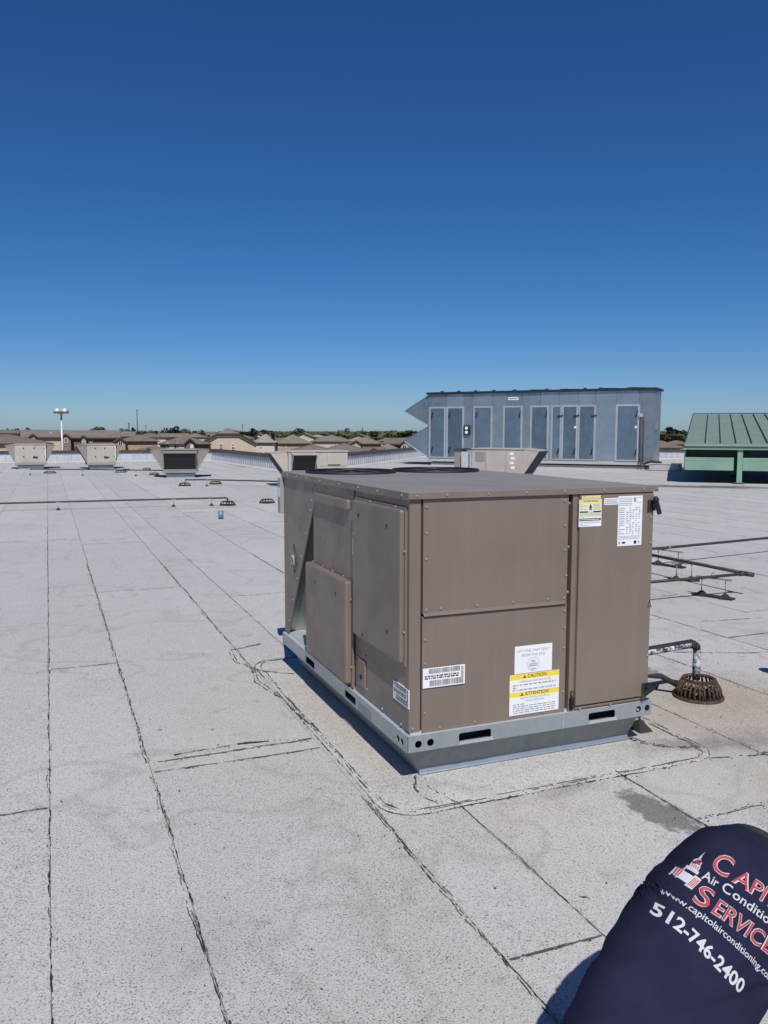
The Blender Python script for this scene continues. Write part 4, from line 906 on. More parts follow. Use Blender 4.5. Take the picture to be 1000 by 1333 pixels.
# ------------------------------------------------------------------ houses
def roof_mesh(mb, x0, x1, y0, y1, ze, zr, kind, ov=.45, clip=0.):
    x0 -= ov; x1 += ov; y0 -= ov; y1 += ov; th = .18
    if kind == 'hip':
        rise = (y1-y0)/2; 
        if x1-x0 < y1-y0: cx = (x0+x1)/2; in_ = (x1-x0)/2; rd = [(cx, y0+in_), (cx, y1-in_)]
        else: cy = (y0+y1)/2; in_ = rise; rd = [(x0+in_, cy), (x1-in_, cy)]
        (ax, ay), (bx, by) = rd
        V = [(x0,y0,ze),(x1,y0,ze),(x1,y1,ze),(x0,y1,ze),(ax,ay,zr),(bx,by,zr)]
        F_ = [(0,1,5,4),(1,2,5),(2,3,4,5),(3,0,4)] if x1-x0 >= y1-y0 else [(0,1,4),(1,2,5,4),(2,3,5),(3,0,4,5)]
        mb.add(V, F_); mb.add([(v[0], v[1], v[2]) for v in V[:4]] + [(v[0], v[1], v[2]-th) for v in V[:4]], [(4,5,1,0),(5,6,2,1),(6,7,3,2),(7,4,0,3),(4,7,6,5)], 1)
    elif kind == 'gx':                                # ridge along x
        cy = (y0+y1)/2
        for s_, e_ in ((y0, 1), (y1, -1)): mb.prism([(x0, s_, ze), (x0, cy, zr), (x0, cy, zr-th*1.2), (x0, s_, ze-th)], (x1-x0, 0, 0), 0)
        for x in (x0-.03, x1): mb.prism([(x, y0, ze-th-.05), (x, cy, zr-th-.05), (x, y1, ze-th-.05), (x, y1, ze+.03), (x, cy, zr+.03), (x, y0, ze+.03)], (.03, 0, 0), 1)
        for y in (y0-.04, y1+.01): mb.box((x0, y, ze-.25), (x1, y+.03, ze+.01), 1)
    else:                                             # ridge along y, gable to the viewer, clipped top if clip
        cx = (x0+x1)/2; zc = zr - clip*(zr-ze); wx = (x1-x0)/2*clip
        if clip:
            back = wx*1.0
            V = [(x0,y0,ze),(cx-wx,y0,zc),(cx+wx,y0,zc),(x1,y0,ze),(cx,y0+back,zr),(cx,y1,zr),(x0,y1,ze),(x1,y1,ze)]
            mb.add(V, [(1,2,4),(0,1,4,5,6),(3,7,5,4,2)], 0)
            o_ = .30; mb.add([(x0,y0-.02,ze),(cx-wx,y0-.02,zc),(cx+wx,y0-.02,zc),(x1,y0-.02,ze),(x0+.1,y0-.02,ze-o_),(cx-wx+.12,y0-.02,zc-o_),(cx+wx-.12,y0-.02,zc-o_),(x1-.1,y0-.02,ze-o_)], [(0,4,5,1),(1,5,6,2),(2,6,7,3)], 1)
            mb.add([(x0,y0,ze),(x0,y1,ze),(x0,y1,ze-.25),(x0,y0,ze-.25),(x1,y0,ze),(x1,y1,ze),(x1,y1,ze-.25),(x1,y0,ze-.25)], [(0,1,2,3),(4,7,6,5)], 1)
        else:
            for s_ in (x0, x1): mb.prism([(s_, y0, ze), (cx, y0, zr), (cx, y0, zr-th*1.2), (s_, y0, ze-th)], (0, y1-y0, 0), 0)
            mb.prism([(x0, y0-.04, ze-th-.08), (cx, y0-.04, zr-th-.12), (x1, y0-.04, ze-th-.08), (x1, y0-.04, ze+.03), (cx, y0-.04, zr+.03), (x0, y0-.04, ze+.03)], (0, .035, 0), 1)
def wall_mesh(mb, x0, x1, y0, y1, zb, ze, zr, kind, clip=0.):
    mb.box((x0, y0, zb), (x1, y1, ze-.05))
    cx, cy = (x0+x1)/2, (y0+y1)/2
    if kind == 'gx':
        for x in (x0, x1-.1): mb.prism([(x, y0, ze-.05), (x, y1, ze-.05), (x, cy, zr-.3)], (.1, 0, 0))
    if kind == 'gy':
        f = clip; pts = [(x0, y0, ze-.05), (x1, y0, ze-.05)] + ([(cx + (x1-x0)/2*f, y0, zr - f*(zr-ze) - .3), (cx - (x1-x0)/2*f, y0, zr - f*(zr-ze) - .3)] if f else [(cx, y0, zr-.3)])
        mb.prism(pts, (0, .1, 0))
HG = 'houses in the neighbourhood beyond the roof edge'
def house(label, px, D, w_, d_, ye, yr, kind, wall, rf, rot=0., wings=(), wins=(), clip=0., garages=(), solar=()):
    """w_ in photo pixels at distance D; ye / yr = picture rows of eave and ridge"""
    q = at_depth(px, 562, D); s_ = D/F_PX; W = w_*s_
    t = thing('house', label, 'house', (q.x, q.y, GZ), dirz(px) + R(rot), HG)
    ze = (q.z - (ye-562)*s_) - GZ; zr = (q.z - (yr-562)*s_*1.03) - GZ
    m_ = MB(); wall_mesh(m_, -W/2, W/2, 0, d_, 0, ze, zr, kind, clip); m_.build('wall', M[wall], t)
    m_ = MB(); roof_mesh(m_, -W/2, W/2, 0, d_, ze, zr, kind, .45, clip); ro = m_.build('roof', [M[rf], M['trim_dark']], t)
    for (pc, pw, pe, pr, out, wm) in wings:          # gabled front wings
        xc = (pc-px)*s_; ww = pw*s_; e_ = (q.z-(pe-562)*s_)-GZ; r_ = (q.z-(pr-562)*s_)-GZ
        g_ = MB(); wall_mesh(g_, xc-ww/2, xc+ww/2, -out, 1.0, 0, e_, r_, 'gy'); wo_ = g_.build('gable_wing', M[wm], t)
        g_ = MB(); roof_mesh(g_, xc-ww/2, xc+ww/2, -out, d_*.5, e_, r_, 'gy', .3); g_.build('gable_roof', [M[rf], M['trim_dark']], wo_)
    for (pc, yc, pw, ph, out) in wins:
        xc = (pc-px)*s_; zc = (q.z-(yc-562)*s_)-GZ; ww, hh = pw*s_/2, ph*s_/2; y = -out
        fr_ = MB(); fr_.box((xc-ww-.1, y-.08, zc-hh-.1), (xc+ww+.1, y-.005, zc+hh+.1)); fo_ = fr_.build('window', M['trim_white'], t)
        g_ = MB(); g_.box((xc-ww, y-.10, zc-hh), (xc-.04, y-.081, zc+hh)); g_.box((xc+.04, y-.10, zc-hh), (xc+ww, y-.081, zc+hh)); g_.build('pane', M['glass'], fo_)
    for (pc, yc, pw, ph, out) in garages:
        xc = (pc-px)*s_; zc = (q.z-(yc-562)*s_)-GZ; ww, hh = pw*s_/2, ph*s_/2
        g_ = MB(); g_.box((xc-ww, -out-.10, zc-hh), (xc+ww, -out-.005, zc+hh)); g_.build('white_panel', M['trim_white'], t)
    for (pc, yc, pw, ph) in solar:
        xc = (pc-px)*s_; f_ = (yc - ye)/(yr - ye); slope_y = d_/2*f_; zz = ze + (zr-ze)*f_; hh = ph*s_*.5; dy = d_/2/(zr-ze)*hh
        g_ = MB(); g_.hexa([(xc-pw*s_/2, slope_y-dy, zz-hh+.1), (xc+pw*s_/2, slope_y-dy, zz-hh+.1), (xc+pw*s_/2, slope_y+dy, zz+hh+.1), (xc-pw*s_/2, slope_y+dy, zz+hh+.1)], [(xc-pw*s_/2, slope_y-dy, zz-hh+.22), (xc+pw*s_/2, slope_y-dy, zz-hh+.22), (xc+pw*s_/2, slope_y+dy, zz+hh+.22), (xc-pw*s_/2, slope_y+dy, zz+hh+.22)]); g_.build('solar_panel', M['solar'], ro)
    if kind in ('hip', 'gx') and random.random() < .8:
        g_ = MB(); cxx = random.uniform(-.2, .2)*W; g_.cyl((cxx, d_*.3, zr-1.6), (cxx, d_*.3, zr-.5), .12, 6); g_.build('vent_pipe', M['trim_white'], ro)
    return t
house('long brown roofed house at the far left edge above the leftmost unit', 5, 120, 112, 11, 577, 565.5, 'hip', 'w_peach', 'roof1', 0)
house('long grey roofed house with a small dormer behind the leftmost house', 58, 172, 52, 11, 569, 559.5, 'gx', 'w_peach', 'roof2', 3, [(43.5, 6, 568, 564.5, 1.2, 'w_tan')])
house('brick house with two dark edged gables right of the light pole', 119, 150, 66, 12, 569.5, 560, 'gx', 'w_dark', 'roof2', -2, [(88, 12, 570, 564.5, 1.5, 'w_brick'), (109.5, 6, 570, 566.5, 1.0, 'w_tan')], [(88.5, 573, 3, 5, 1.5), (117.5, 573, 4, 4, 0), (109.5, 573, 2, 4, 1.0)])  # dark main wall colour stands in for the wall being in shade
house('small low gables poking up in front of the dark sided brick house', 116, 128, 30, 7, 582, 578, 'gx', 'w_tan', 'roof1', 0, [(105, 9, 583, 578.5, .8, 'w_tan'), (124, 8, 583, 579.5, .8, 'w_tan')])
house('tan house with one tall front gable at its left end', 182, 148, 44, 12, 574, 565.5, 'hip', 'w_tan', 'roof1', 2, [(157, 13, 575, 569.5, 1.2, 'w_tan')], [(157.5, 577, 4, 5, 1.2)])
house('brown roofed house with white garage panels left of the peach house', 240, 132, 62, 11, 577.5, 567, 'hip', 'w_dark', 'roof1', 0, [(247, 11, 577, 570, 1.0, 'w_dark')], [(218.5, 580, 3, 6, 0), (231, 580, 2, 6, 0)], 0, [(224, 581.5, 6, 8, 0), (236.5, 581.5, 10, 8, 0), (249, 582, 4, 7, 1.0)])
house('large peach house with a clipped gable end and four small windows', 297, 140, 71, 22, 577.5, 556.5, 'gy', 'w_peach', 'roof2', 0, [], [(287.8, 579.5, 3.4, 2.6, 0), (287.8, 583.2, 3.4, 2.6, 0), (303.4, 579.2, 2.8, 1.8, 0), (303.4, 583.2, 3.4, 2.6, 0)], .36)
house('long brown roof in front of the dark gable between tan and garage houses', 200, 118, 36, 8, 586, 580.5, 'hip', 'w_tan', 'roof1', 0, [(193, 5, 587, 582.5, .6, 'w_tan')])
house('off white house with dark solar panels on its roof', 344, 168, 26, 12, 576, 565, 'hip', 'w_white', 'roof3', -3, [], [(339.5, 581, 1.6, 3, 0), (339.5, 589, 1.6, 3, 0)], 0, [], [(335, 572.5, 8, 4), (352.5, 572.5, 10, 3)])
house('wide tan house with a row of three narrow windows', 382, 176, 46, 11, 577, 565.5, 'hip', 'w_tan', 'roof2', 2, [], [(361.5, 581, 1.6, 4, 0), (365.5, 581, 1.6, 4, 0), (371.5, 581, 1.6, 4, 0)])
house('low pyramid roofed house above the beige unit behind the tan one', 406, 115, 60, 16, 589, 579.2, 'hip', 'w_peach', 'roof1', 0)
house('low pyramid roofed house beside the other pyramid roof, right of it', 448, 120, 56, 16, 588, 577.5, 'hip', 'w_peach', 'roof1', 0)
house('peach house with a long eave behind the pyramid roofs', 432, 200, 52, 12, 574.5, 566, 'hip', 'w_peach', 'roof2', 0, [], [(432, 578, 1.6, 3, 0), (437, 578, 1.6, 3, 0)])
house('orange tan house with a dark trimmed gable at its left end', 476, 158, 40, 12, 577.2, 568.5, 'hip', 'w_tan', 'roof2', 0, [(463.5, 13, 577.5, 573, 1.2, 'w_tan')], [(458.5, 580.5, 1.4, 3.5, 1.2), (463, 580, 1.6, 4.5, 1.2), (466.5, 580, 1.6, 4.5, 1.2)])
house('low dark gabled roof just above the right parapet', 486, 128, 22, 9, 587, 581.5, 'gx', 'w_dark', 'roof1', 0, [(487, 10, 587, 583, .8, 'w_dark')])
house('brown house with a paned gable end beside the air handler hoods', 518, 150, 32, 12, 577.5, 570, 'gx', 'w_dark', 'roof1', 0, [(528, 12, 578, 572.5, 1.2, 'w_tan')], [(526.5, 582, 4.4, 5, 1.2)])
house('cluttered low roof in front of the brown house near the hoods', 505, 135, 36, 9, 587.5, 577.5, 'hip', 'w_dark', 'roof2', 0)
house('brown roofed house seen between the air handler and the green roof', 862, 118, 46, 10, 582.5, 573.5, 'hip', 'w_dark', 'roof1', 0, [], [(872, 586, 3, 4, 0)])
for i, (px, D, w_, ye, yr, kd, rf, lb) in enumerate((
    (395, 270, 26, 569, 563, 'gy', 'roof3', 'far house with a pale grey gable above the three window house'),
    (467, 260, 24, 569.5, 564.5, 'gy', 'roof3', 'far house with a pale grey gable above the orange tan house'),
    (337, 250, 12, 570, 563, 'gy', 'roof3', 'far house with a narrow whitish gable right of the peach house'),
    (430, 280, 40, 571, 566.5, 'hip', 'roof2', 'far low hipped roof left of the orange tan house'),
    (502, 240, 18, 574, 570.5, 'hip', 'roof2', 'far hipped roof between the gabled houses near the hoods'),
    (195, 230, 40, 569, 563.5, 'hip', 'roof1', 'far brown hipped roof above the tan gable house'),
    (228, 240, 34, 569, 564, 'gx', 'roof2', 'far roof with dark eave above the garage house'),
    (20, 260, 50, 564, 559.5, 'gx', 'roof1', 'far long dark roof at the left horizon'),
    (255, 260, 30, 569, 564, 'hip', 'roof2', 'far grey roof touching the left slope of the peach house'),
    (315, 300, 34, 571, 566, 'hip', 'roof1', 'far brown roof behind the right slope of the peach house'),
    (150, 230, 46, 568, 561.5, 'gx', 'roof2', 'far long roof between the brick house and the tan gable house'),
    (412, 320, 26, 569, 565.5, 'hip', 'roof3', 'far pale hipped roof right of the pale grey gable'),
    (880, 180, 30, 578, 573, 'hip', 'roof1', 'far roof tucked beside the green roof'))):
    house(lb, px, D, w_, 11, ye, yr, kd, ('w_peach', 'w_tan', 'w_white')[i % 3], rf, (i*37 % 9)-4)

# ------------------------------------------------------------------ trees
def crown(mb, c, r, n, rg_, leaf=.5, flat=.8):
    lob = [(Vector((rg_.gauss(0,.45), rg_.gauss(0,.45), rg_.gauss(0,.3)))*r, rg_.uniform(.4, .7)*r) for _ in range(7)]
    for i in range(n):
        o_, lr = rg_.choice(lob); d = Vector((rg_.gauss(0,1), rg_.gauss(0,1), rg_.gauss(0,1))).normalized()*(lr*rg_.uniform(.55, 1.05)); p = Vector(c) + o_ + d; p.z = c[2] + (p.z-c[2])*flat
        a_ = Vector((rg_.gauss(0,1), rg_.gauss(0,1), rg_.gauss(0,.6))).normalized()*leaf*rg_.uniform(.6, 1.3); b_ = a_.orthogonal().normalized()*leaf*rg_.uniform(.5, 1)
        mb.add([p-a_, p+b_, p+a_, p-b_], [(0,1,2,3)])
protos = []
for k in range(4):
    rg_ = random.Random(50+k); t = thing('oak_tree', 'x', 'tree')
    m_ = MB(); crown(m_, (0,0,4.6), 2.7, 420, rg_, .45, .75 + .1*(k % 2)); m_.build('crown', M['leaf' if k % 2 else 'leaf2'], t)
    m_ = MB(); m_.cone((0,0,0), (.1,.05,3.4), .3, .16, 7)
    for j in range(4): a_ = j*1.6+k; m_.cone((.08,.04,2.6+.2*j), (1.3*math.cos(a_), 1.3*math.sin(a_), 4.3), .12, .05, 5)
    m_.build('trunk', M['bark'], t); protos.append([t, False])
TREES = [(18,557.5,420,1.3,'dark round tree at the left end of the horizon, above the leftmost house'),(30,560,420,.8,'small low tree just right of the round tree at the left end of the horizon'),
    (122,555.5,500,1.2,'dark tree on the horizon above the brick house, left of a close pair'),(127,556.5,520,.9,'smaller tree on the horizon above the brick house, right of a close pair'),(160,557.5,520,1.1,'dark tree on the horizon just left of the dark utility pole'),
    (172,559.5,520,.8,'low bushy tree on the horizon just right of the dark utility pole'),(188,560,480,.9,'flat dark tree on the horizon right of the radio mast, left of two'),(195,560.8,480,.9,'flat dark tree on the horizon right of the radio mast, right of two'),
    (223,556.5,480,1.1,'tall dark tree standing alone on the horizon above the garage house'),(234,558,500,.9,'tree on the horizon above the garage house, left of a pair'),(240,557.5,500,.8,'tree on the horizon above the garage house, right of a pair'),
    (262,561,420,.9,'dark tree touching the left roof slope of the peach house'),(305,559.5,480,1.2,'dark tree behind the right roof slope of the peach house'),(326,561,430,1.4,'broad dark tree between the peach house and the solar panels'),
    (351,558.5,450,1.1,'tallest tree of the far tree line, above the house with solar panels'),(386,558.5,430,1.1,'tall dark tree left of the far pale grey gable'),
    (442,560,460,.9,'small tree standing above the tree line, leftmost of three in a row'),(447,560.3,460,.8,'small tree standing above the tree line, middle of three in a row'),(452,560,460,.9,'small tree standing above the tree line, rightmost of three in a row'),
    (472,561.5,420,1.1,'dark tree in the far tree line above the orange tan house'),(486,561.5,420,1.1,'dark tree in the far tree line above the low dark gabled roof'),
    (500,564.5,320,1.3,'bushy green tree at the left end of the nearer grove by the hoods'),(518,563,310,1.4,'bushy green tree in the middle of the nearer grove by the hoods'),(534,562,290,1.5,'bushy green tree of the nearer grove partly behind the hood tip'),(545,562.5,280,1.4,'bushy green tree of the nearer grove hidden mostly behind the lower hood'),
    (860,561.5,250,1.3,'dark tree right beside the end of the galvanised air handler'),(870,563,240,1.3,'rounded tree halfway between the air handler and the green roof'),(880,563.5,260,1.3,'low broad tree nearer the green roof than the air handler'),(886.5,559.5,270,1.0,'tallest tree between the air handler and the green roof'),(895,563,250,1.3,'dark tree partly behind the left edge of the green roof')]
rt = random.Random(9)
for i, (px, top, D, s_, lb) in enumerate(TREES):
    pr = protos[i % 4]; o = pr[0] if not pr[1] else copy_tree(pr[0]); pr[1] = True
    q = at_depth(px, top, D); hgt = q.z - GZ
    k = hgt/6.6
    o.location = (q.x, q.y, GZ); o.scale = (k*s_, k*s_, k); o.rotation_euler = (0, 0, rt.uniform(0, 6))
    o['group'] = 'dark trees on the far horizon'; o['label'] = lb
wd = MB(); rg_ = random.Random(13)
for i in range(9000):
    if rg_.random() < .75: px = rg_.uniform(285, 556)
    else: px = rg_.uniform(848, 912)
    D = rg_.uniform(330, 640) if px > 480 else rg_.uniform(430, 640); yt = rg_.uniform(563.3 + 1.2*vnoise(px*.09, 71), 571 if px > 480 else 568)
    p = at_depth(px, yt, D); a_ = Vector((rg_.gauss(0,1), rg_.gauss(0,1), rg_.gauss(0,.6))).normalized()*1.5; b_ = a_.orthogonal().normalized()*1.2
    wd.add([p-a_, p+b_, p+a_, p-b_], [(0,1,2,3)], i % 2)
wd.build('woodland', [M['leaf'], M['leaf2']], kind='stuff')

# ------------------------------------------------------------------ the crouching person
def shirt_mat():
    k = NT('navy_cotton'); p = k.obj(); c = k.mix(k.ramp(k.noise(p, 6, 4), .3, .7), (.0155, .0165, .039), (.023, .0245, .054))
    wv = k.noise(p, 900, 1); k.bump(k.math('ADD', k.math('MULTIPLY', wv, .25), k.noise(p, 13, 4, .6)), .5, .008); m_ = k.done(c, .95, 0, .05)
    return m_
M['shirt'] = shirt_mat(); M['skin'] = simple('skin', (.42, .25, .17), .5, 0, .06, 20); M['jeans'] = simple('dark_denim', (.03, .04, .07), .85, 0, .15, 40, .2)
M['boot'] = simple('brown_leather', (.06, .035, .02), .6); M['hair'] = simple('dark_hair', (.02, .014, .01), .6); M['cap'] = simple('black_cap', (.015, .016, .02), .8)
M['red'] = simple('red_print', (.38, .03, .045), .7, 0, .06); M['prwhite'] = simple('white_print', (.50, .50, .53), .7, 0, .06)
Rv = (RT*.737 - UP*.668 - FW*.09).normalized(); Uv = (RT*.6 + UP*.6 + FW*.45); Uv = (Uv - Rv*Uv.dot(Rv)).normalized(); Nv = Rv.cross(Uv)
S0 = at_depth(905, 1228, 1.83)
def B(r_, u_, n_): return S0 + Rv*r_ + Uv*u_ + Nv*n_
person = thing('person', 'person crouching in a navy shirt with white and red company print on the back', 'person', (-.5, -2.25, ZR))
OFF = Vector((-.5, -2.25, ZR)); inv = Matrix.Translation(-OFF)
def fuse(name, mb, mat, voxel, smooth_it, parent, wr=0., seed=0):
    tmp = mb.build('shape', mat); mo = tmp.modifiers.new('remesh', 'REMESH'); mo.mode = 'VOXEL'; mo.voxel_size = voxel; mo.use_smooth_shade = True
    s_ = tmp.modifiers.new('smooth', 'SMOOTH'); s_.iterations = smooth_it; s_.factor = .5
    dg = bpy.context.evaluated_depsgraph_get(); dg.update(); me = bpy.data.meshes.new_from_object(tmp.evaluated_get(dg)); me.name = name
    bpy.data.objects.remove(tmp)
    if wr:
        for v in me.vertices:
            q = v.co; a_ = (q - S0); rr, uu = a_.dot(Rv), a_.dot(Uv)
            k = mnoise.noise(Vector((rr*5, uu*13 + rr*7, seed)))*.5
            e_ = mnoise.noise(Vector((rr*3 + uu*2, (uu*.8 - rr)*22, seed+3))); k += (1 - abs(e_)*2.2)*.35                # long pulled creases
            rad = math.hypot(rr + .10, uu - .075); an_ = math.atan2(uu - .075, rr + .10)
            k += math.exp(-(rad/.10)**2)*(math.sin(an_*7 + rad*10)*.42)                                                     # folds gathering at the left armpit
            v.co = q + v.normal*(k*wr*(.6 + .7*min(1, abs(rr-.07)/.16)))
    for pl in me.polygons: pl.use_smooth = True
    me.materials.clear(); me.materials.append(mat); me.transform(inv); me.update(); return link(name, me, parent)
sh = MB(); secs = [(-.46,.155,.11,.065,.03),(-.38,.16,.112,.065,.02),(-.26,.17,.115,.067,.0),(-.1,.178,.12,.070,.0),(.03,.177,.125,.078,0),(.11,.178,.125,.088,0),(.18,.176,.12,.100,-.005),(.25,.164,.115,.108,-.008),(.305,.145,.10,.114,-.014),(.35,.112,.08,.122,-.03),(.385,.075,.06,.13,-.05)]
rings = []
for (u_, a_, b_, rc, nc) in secs:
    rg2 = []
    for k in range(32):
        t_ = 2*math.pi*k/32; c_, s_ = math.cos(t_), math.sin(t_); e_ = .82
        rg2.append(B(rc + a_*math.copysign(abs(c_)**e_, c_), u_, -.118 + nc + b_*math.copysign(abs(s_)**e_, s_)))
    rings.append(rg2)
sh.loft(rings)
LS, LE, LH = B(.005,.195,-.14), B(.08,.09,-.36), B(.20,.06,-.50); RS, RE, RH_ = B(.225,.19,-.10), B(.30,.04,-.32), B(.2,.05,-.55)
def seg_pts(a_, b_, n=6): return [a_.lerp(b_, i/n) for i in range(n+1)]
sh.tube(seg_pts(LS, LS.lerp(LE, .7)), [.075,.082,.078,.073,.07,.07,.07], 16); sh.tube(seg_pts(RS, RS.lerp(RE, .72)), [.075,.082,.078,.073,.07,.07,.07], 16)
shirt = fuse('shirt', sh, M['shirt'], .008, 5, person, .012, 2)
nk = MB(); NB, HD = B(.12,.34,-.16), B(.34,.41,-.27)
bd = MB(); bd.tube(seg_pts(B(.12,.26,-.14), HD), [.07,.065,.06,.058,.058,.058,.06], 16)
hr = []
for i in range(11):
    t_ = i/10; z = -.115 + .235*t_; rad = math.sin(math.acos(max(-1, min(1, (t_-.52)/.53))))
    hr.append([HD + Uv*z + Rv*(.078*rad*math.cos(2*math.pi*k/20)) + Nv*((.098*rad)*math.sin(2*math.pi*k/20)) for k in range(20)])
bd.loft(hr); fc = HD - Nv*.095
bd.cone(fc + Uv*.03, fc - Nv*.028 - Uv*.015, .010, .018, 8); bd.cone(fc - Nv*.024 - Uv*.014, fc - Uv*.03, .016, .010, 8)
for s_ in (-1, 1): bd.tube([HD + Rv*(s_*.078) + Uv*.025, HD + Rv*(s_*.092) + Uv*.0 + Nv*.012, HD + Rv*(s_*.078) - Uv*.03], [.012,.016,.010], 8)
for (a_, b_, c_) in ((LS, LE, LH), (RS, RE, RH_)):
    bd.tube(seg_pts(a_, b_), [.055,.055,.052,.05,.047,.044,.042], 14); bd.tube(seg_pts(b_, c_), [.043,.046,.043,.038,.033,.029,.028], 14)
    dr_ = (c_-b_).normalized(); sdv = dr_.cross(Nv).normalized(); dn_ = sdv.cross(dr_).normalized()
    bd.hexa([c_-sdv*.036-dn_*.015, c_+sdv*.036-dn_*.015, c_+sdv*.036+dn_*.015, c_-sdv*.036+dn_*.015], [c_+dr_*.09-sdv*.042-dn_*.012, c_+dr_*.09+sdv*.042-dn_*.012, c_+dr_*.09+sdv*.042+dn_*.012, c_+dr_*.09-sdv*.042+dn_*.012])
    for j, ln in enumerate((.062,.075,.07,.055)):
        f0 = c_ + dr_*.085 + sdv*(-.031 + .0207*j); f1 = f0 + dr_*ln*.5 - dn_*.008; f2 = f1 + dr_*ln*.35 - dn_*.028; bd.tube([f0, f1, f2], [.0095,.009,.0075], 8)
    th0 = c_ + dr_*.03 - sdv*.035; bd.tube([th0, th0 - sdv*.03 + dr_*.03, th0 - sdv*.035 + dr_*.06 - dn_*.01], [.013,.011,.009], 8)
body = fuse('body', bd, M['skin'], .0065, 3, person)
ey = MB()
for s_ in (-1, 1): ey.cone(fc + Rv*(s_*.032) + Uv*.022 + Nv*.022, fc + Rv*(s_*.032) + Uv*.022 - Nv*.0, .014, .010, 10)
ey.build('eyes', M['hair'], person).data.transform(inv)
ml = MB(); ml.tube([fc - Rv*.024 - Uv*.052 + Nv*.016, fc - Uv*.054 + Nv*.004, fc + Rv*.024 - Uv*.052 + Nv*.016], .006, 6); ml.build('mouth', M['red'], person).data.transform(inv)
cp = MB(); cr = []
for i in range(7):
    t_ = i/6; z = .035 + .085*math.sin(t_*math.pi/2); rad = math.cos(t_*math.pi/2*.98)
    cr.append([HD + Uv*z + Rv*(.090*rad*math.cos(2*math.pi*k/20)) + Nv*(.110*rad*math.sin(2*math.pi*k/20)) for k in range(20)])
cp.loft(cr); cp.hexa([HD-Rv*.075-Nv*.06+Uv*.036, HD-Rv*.055-Nv*.19+Uv*.022, HD+Rv*.055-Nv*.19+Uv*.022, HD+Rv*.075-Nv*.06+Uv*.036], [HD-Rv*.075-Nv*.06+Uv*.042, HD-Rv*.055-Nv*.19+Uv*.028, HD+Rv*.055-Nv*.19+Uv*.028, HD+Rv*.075-Nv*.06+Uv*.042]); cp.build('cap', M['cap'], person).data.transform(inv)
hb = MB(); hrr = []
for i in range(5):
    z = -.05 + .1*i/4; hrr.append([HD + Uv*z + Rv*(.084*math.cos(math.pi*k/12)) + Nv*(.104*math.sin(math.pi*k/12)) for k in range(13)])
for i in range(4):
    hb.add(hrr[i] + hrr[i+1], [(k, k+1, 14+k, 13+k) for k in range(12)], 0, True)
hb.build('hair', M['hair'], person).data.transform(inv)
cl = MB(); cl.tube([B(.125+.085*math.cos(t_), .366+.012*math.sin(t_), -.160 + .075*math.sin(t_)) for t_ in [2*math.pi*k/28 for k in range(28)]], .011, 8, 0, True); cl.build('collar', M['cap'], person).data.transform(inv)
HIP = B(.065, -.44, -.12); HF = Vector((FW.x, FW.y, 0)).normalized(); HRt = Vector((RT.x, RT.y, 0)).normalized()
tr_ = MB(); feet = []
for s_ in (-1, 1):
    hp_ = HIP + Rv*(s_*.085); kn = Vector((hp_.x, hp_.y, 0)) + HF*(.24 if s_ > 0 else .16) + HRt*(.10*s_ + .06); kn.z = ZR + (.40 if s_ > 0 else .32)
    an = Vector((hp_.x, hp_.y, 0)) + HF*(.02 if s_ > 0 else -.02) + HRt*(.11*s_ + .05); an.z = ZR + .10
    tr_.tube(seg_pts(hp_, kn), [.10,.10,.095,.088,.08,.072,.068], 14); tr_.tube(seg_pts(kn, an), [.066,.066,.064,.06,.055,.05,.05], 14); feet.append((an, HF if s_ > 0 else HF))
tr_.tube(seg_pts(B(.065,-.30,-.12), HIP - Uv*.06), [.115,.12,.125,.13,.13,.12,.10], 18)
fuse('trousers', tr_, M['jeans'], .011, 4, person)
for an, dv in feet:
    q = MB(); sv = Vector((dv.y, -dv.x, 0)); g0 = Vector((an.x, an.y, ZR))
    rg3 = [[g0 + dv*dd + sv*(ww*math.cos(2*math.pi*k/16)) + Vector((0, 0, max(.003, hc + hh*math.sin(2*math.pi*k/16)))) for k in range(16)] for dd, ww, hc, hh in ((-.085,.02,.045,.035),(-.07,.037,.055,.053),(0,.040,.060,.058),(.08,.046,.045,.043),(.16,.046,.034,.032),(.20,.03,.027,.022))]
    q.loft(rg3); q.cone(g0 + Vector((0,0,.06)), g0 + Vector((0,0,.15)), .048, .05, 14); q.build('boot', M['boot'], person).data.transform(inv)
# print on the back of the shirt, draped over its surface
bvh = BVHTree.FromPolygons([v.co + OFF for v in shirt.data.vertices], [list(p_.vertices) for p_ in shirt.data.polygons])
def drape(mb, name, mat, lift):
    bm = bmesh.new()
    vs_ = [bm.verts.new(v) for v in mb.v]
    for f_ in mb.f:
        try: bm.faces.new([vs_[i] for i in f_])
        except ValueError: pass
    bmesh.ops.triangulate(bm, faces=bm.faces[:])
    for _ in range(3):
        es = [e_ for e_ in bm.edges if e_.calc_length() > .012]
        if not es: break
        bmesh.ops.subdivide_edges(bm, edges=es, cuts=1); bmesh.ops.triangulate(bm, faces=bm.faces[:])
    for v in bm.verts:
        hit = (None,)
        for k_ in range(12):
            hit = bvh.ray_cast(B(v.co.x + .004*k_, v.co.y, .30), -Nv, .55)
            if hit[0] is not None and (hit[0]-S0).dot(Nv) > -.2: break
        v.co = ((hit[0] + Nv*lift) if hit[0] is not None else B(v.co.x, v.co.y, -.05)) - OFF
    me = bpy.data.meshes.new(name); bm.to_mesh(me); bm.free(); me.materials.append(mat); return link(name, me, shirt)
class Flat(Print):
    def __init__(s): s.o, s.ux, s.uy, s.n = Vector((0,0,0)), Vector((1,0,0)), Vector((0,1,0)), Vector((0,0,0)); s.mb = MB(); s.lift = 0
wh, rd = Flat(), Flat()
wh.text('512-746-2400', -.094, .001, .029, .230, bold=.024, tilt=-.08)
wh.text('www.capitolairconditioning.com', -.094, .055, .0155, .288, bold=.008, tilt=.0)
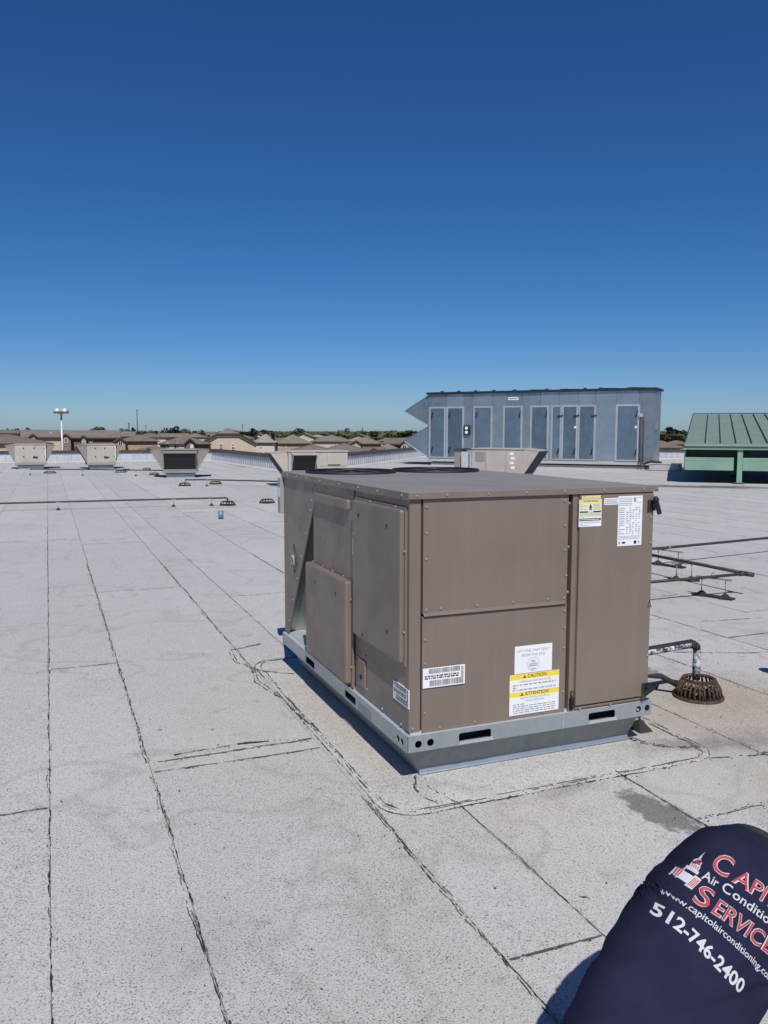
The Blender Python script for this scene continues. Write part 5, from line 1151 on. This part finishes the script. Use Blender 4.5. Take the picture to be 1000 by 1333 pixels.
def two(big, small, u0, v, hb_, hs, wb, ws, sh_=.12, tl=.1):
    wh.text(big, u0, v, hb_, wb, bold=.024, shear=sh_, tilt=tl); rd.text(big, u0, v, hb_, wb, bold=.0, shear=sh_, tilt=tl)
    wh.text(small, u0+wb+.006, v+(wb+.006)*tl, hs, ws, bold=.028, shear=sh_, tilt=tl); rd.text(small, u0+wb+.006, v+(wb+.006)*tl, hs, ws, bold=.0, shear=sh_, tilt=tl)
two('C', 'APITOL', -.030, .175, .053, .040, .040, .190, .14, .12)
two('S', 'ERVICE', -.044, .076, .049, .038, .036, .160, .14, .11)
for t_, u_, h_, w_ in (('A', -.044, .025, .019), ('ir', -.023, .023, .016), ('C', .003, .027, .021), ('onditioning', .027, .023, .160)): wh.text(t_, u_, .138 + (u_+.044)*.09, h_, w_, bold=.010, shear=.14, tilt=.09)
# the domed capitol emblem
class Emb:
    def __init__(s, f): s.f = f
    def q(s, u, v): return (-.068 + (u+.131)*.54 + (v-.10)*.22, .105 + (v-.09)*.95 - (u+.131)*.08)
    def rect(s, a, b_, c, d_): s.f.poly([s.q(a, b_), s.q(c, b_), s.q(c, d_), s.q(a, d_)])
    def poly(s, pts): s.f.poly([s.q(*p_) for p_ in pts])
ew_, er_ = Flat(), Flat(); eW, eR = Emb(ew_), Emb(er_)
eW.rect(-.170, .092, -.150, .128); eW.rect(-.118, .088, -.092, .124); eW.rect(-.150, .094, -.118, .118); eW.rect(-.153, .128, -.113, .138); eW.rect(-.148, .138, -.118, .152)
eW.poly([(-.146, .152), (-.120, .152), (-.123, .166), (-.128, .174), (-.138, .174), (-.143, .166)]); eW.rect(-.1355, .174, -.1305, .186); eW.poly([(-.1345, .186), (-.1315, .186), (-.133, .204)])
for u_ in (-.1665, -.161, -.1555): eR.rect(u_, .097, u_+.003, .122)
for u_ in (-.1145, -.109, -.1035, -.098): eR.rect(u_, .093, u_+.003, .118)
for u_ in (-.144, -.138, -.132, -.126): eR.rect(u_, .140, u_+.0025, .150)
eR.poly([(-.142, .155), (-.124, .155), (-.127, .165), (-.131, .170), (-.135, .170), (-.139, .165)])
drape(wh.mb, 'white_lettering', M['prwhite'], .0016); drape(rd.mb, 'red_lettering', M['red'], .0026)
drape(ew_.mb, 'dome_emblem', M['prwhite'], .0016); drape(er_.mb, 'dome_emblem_stripes', M['red'], .0026)
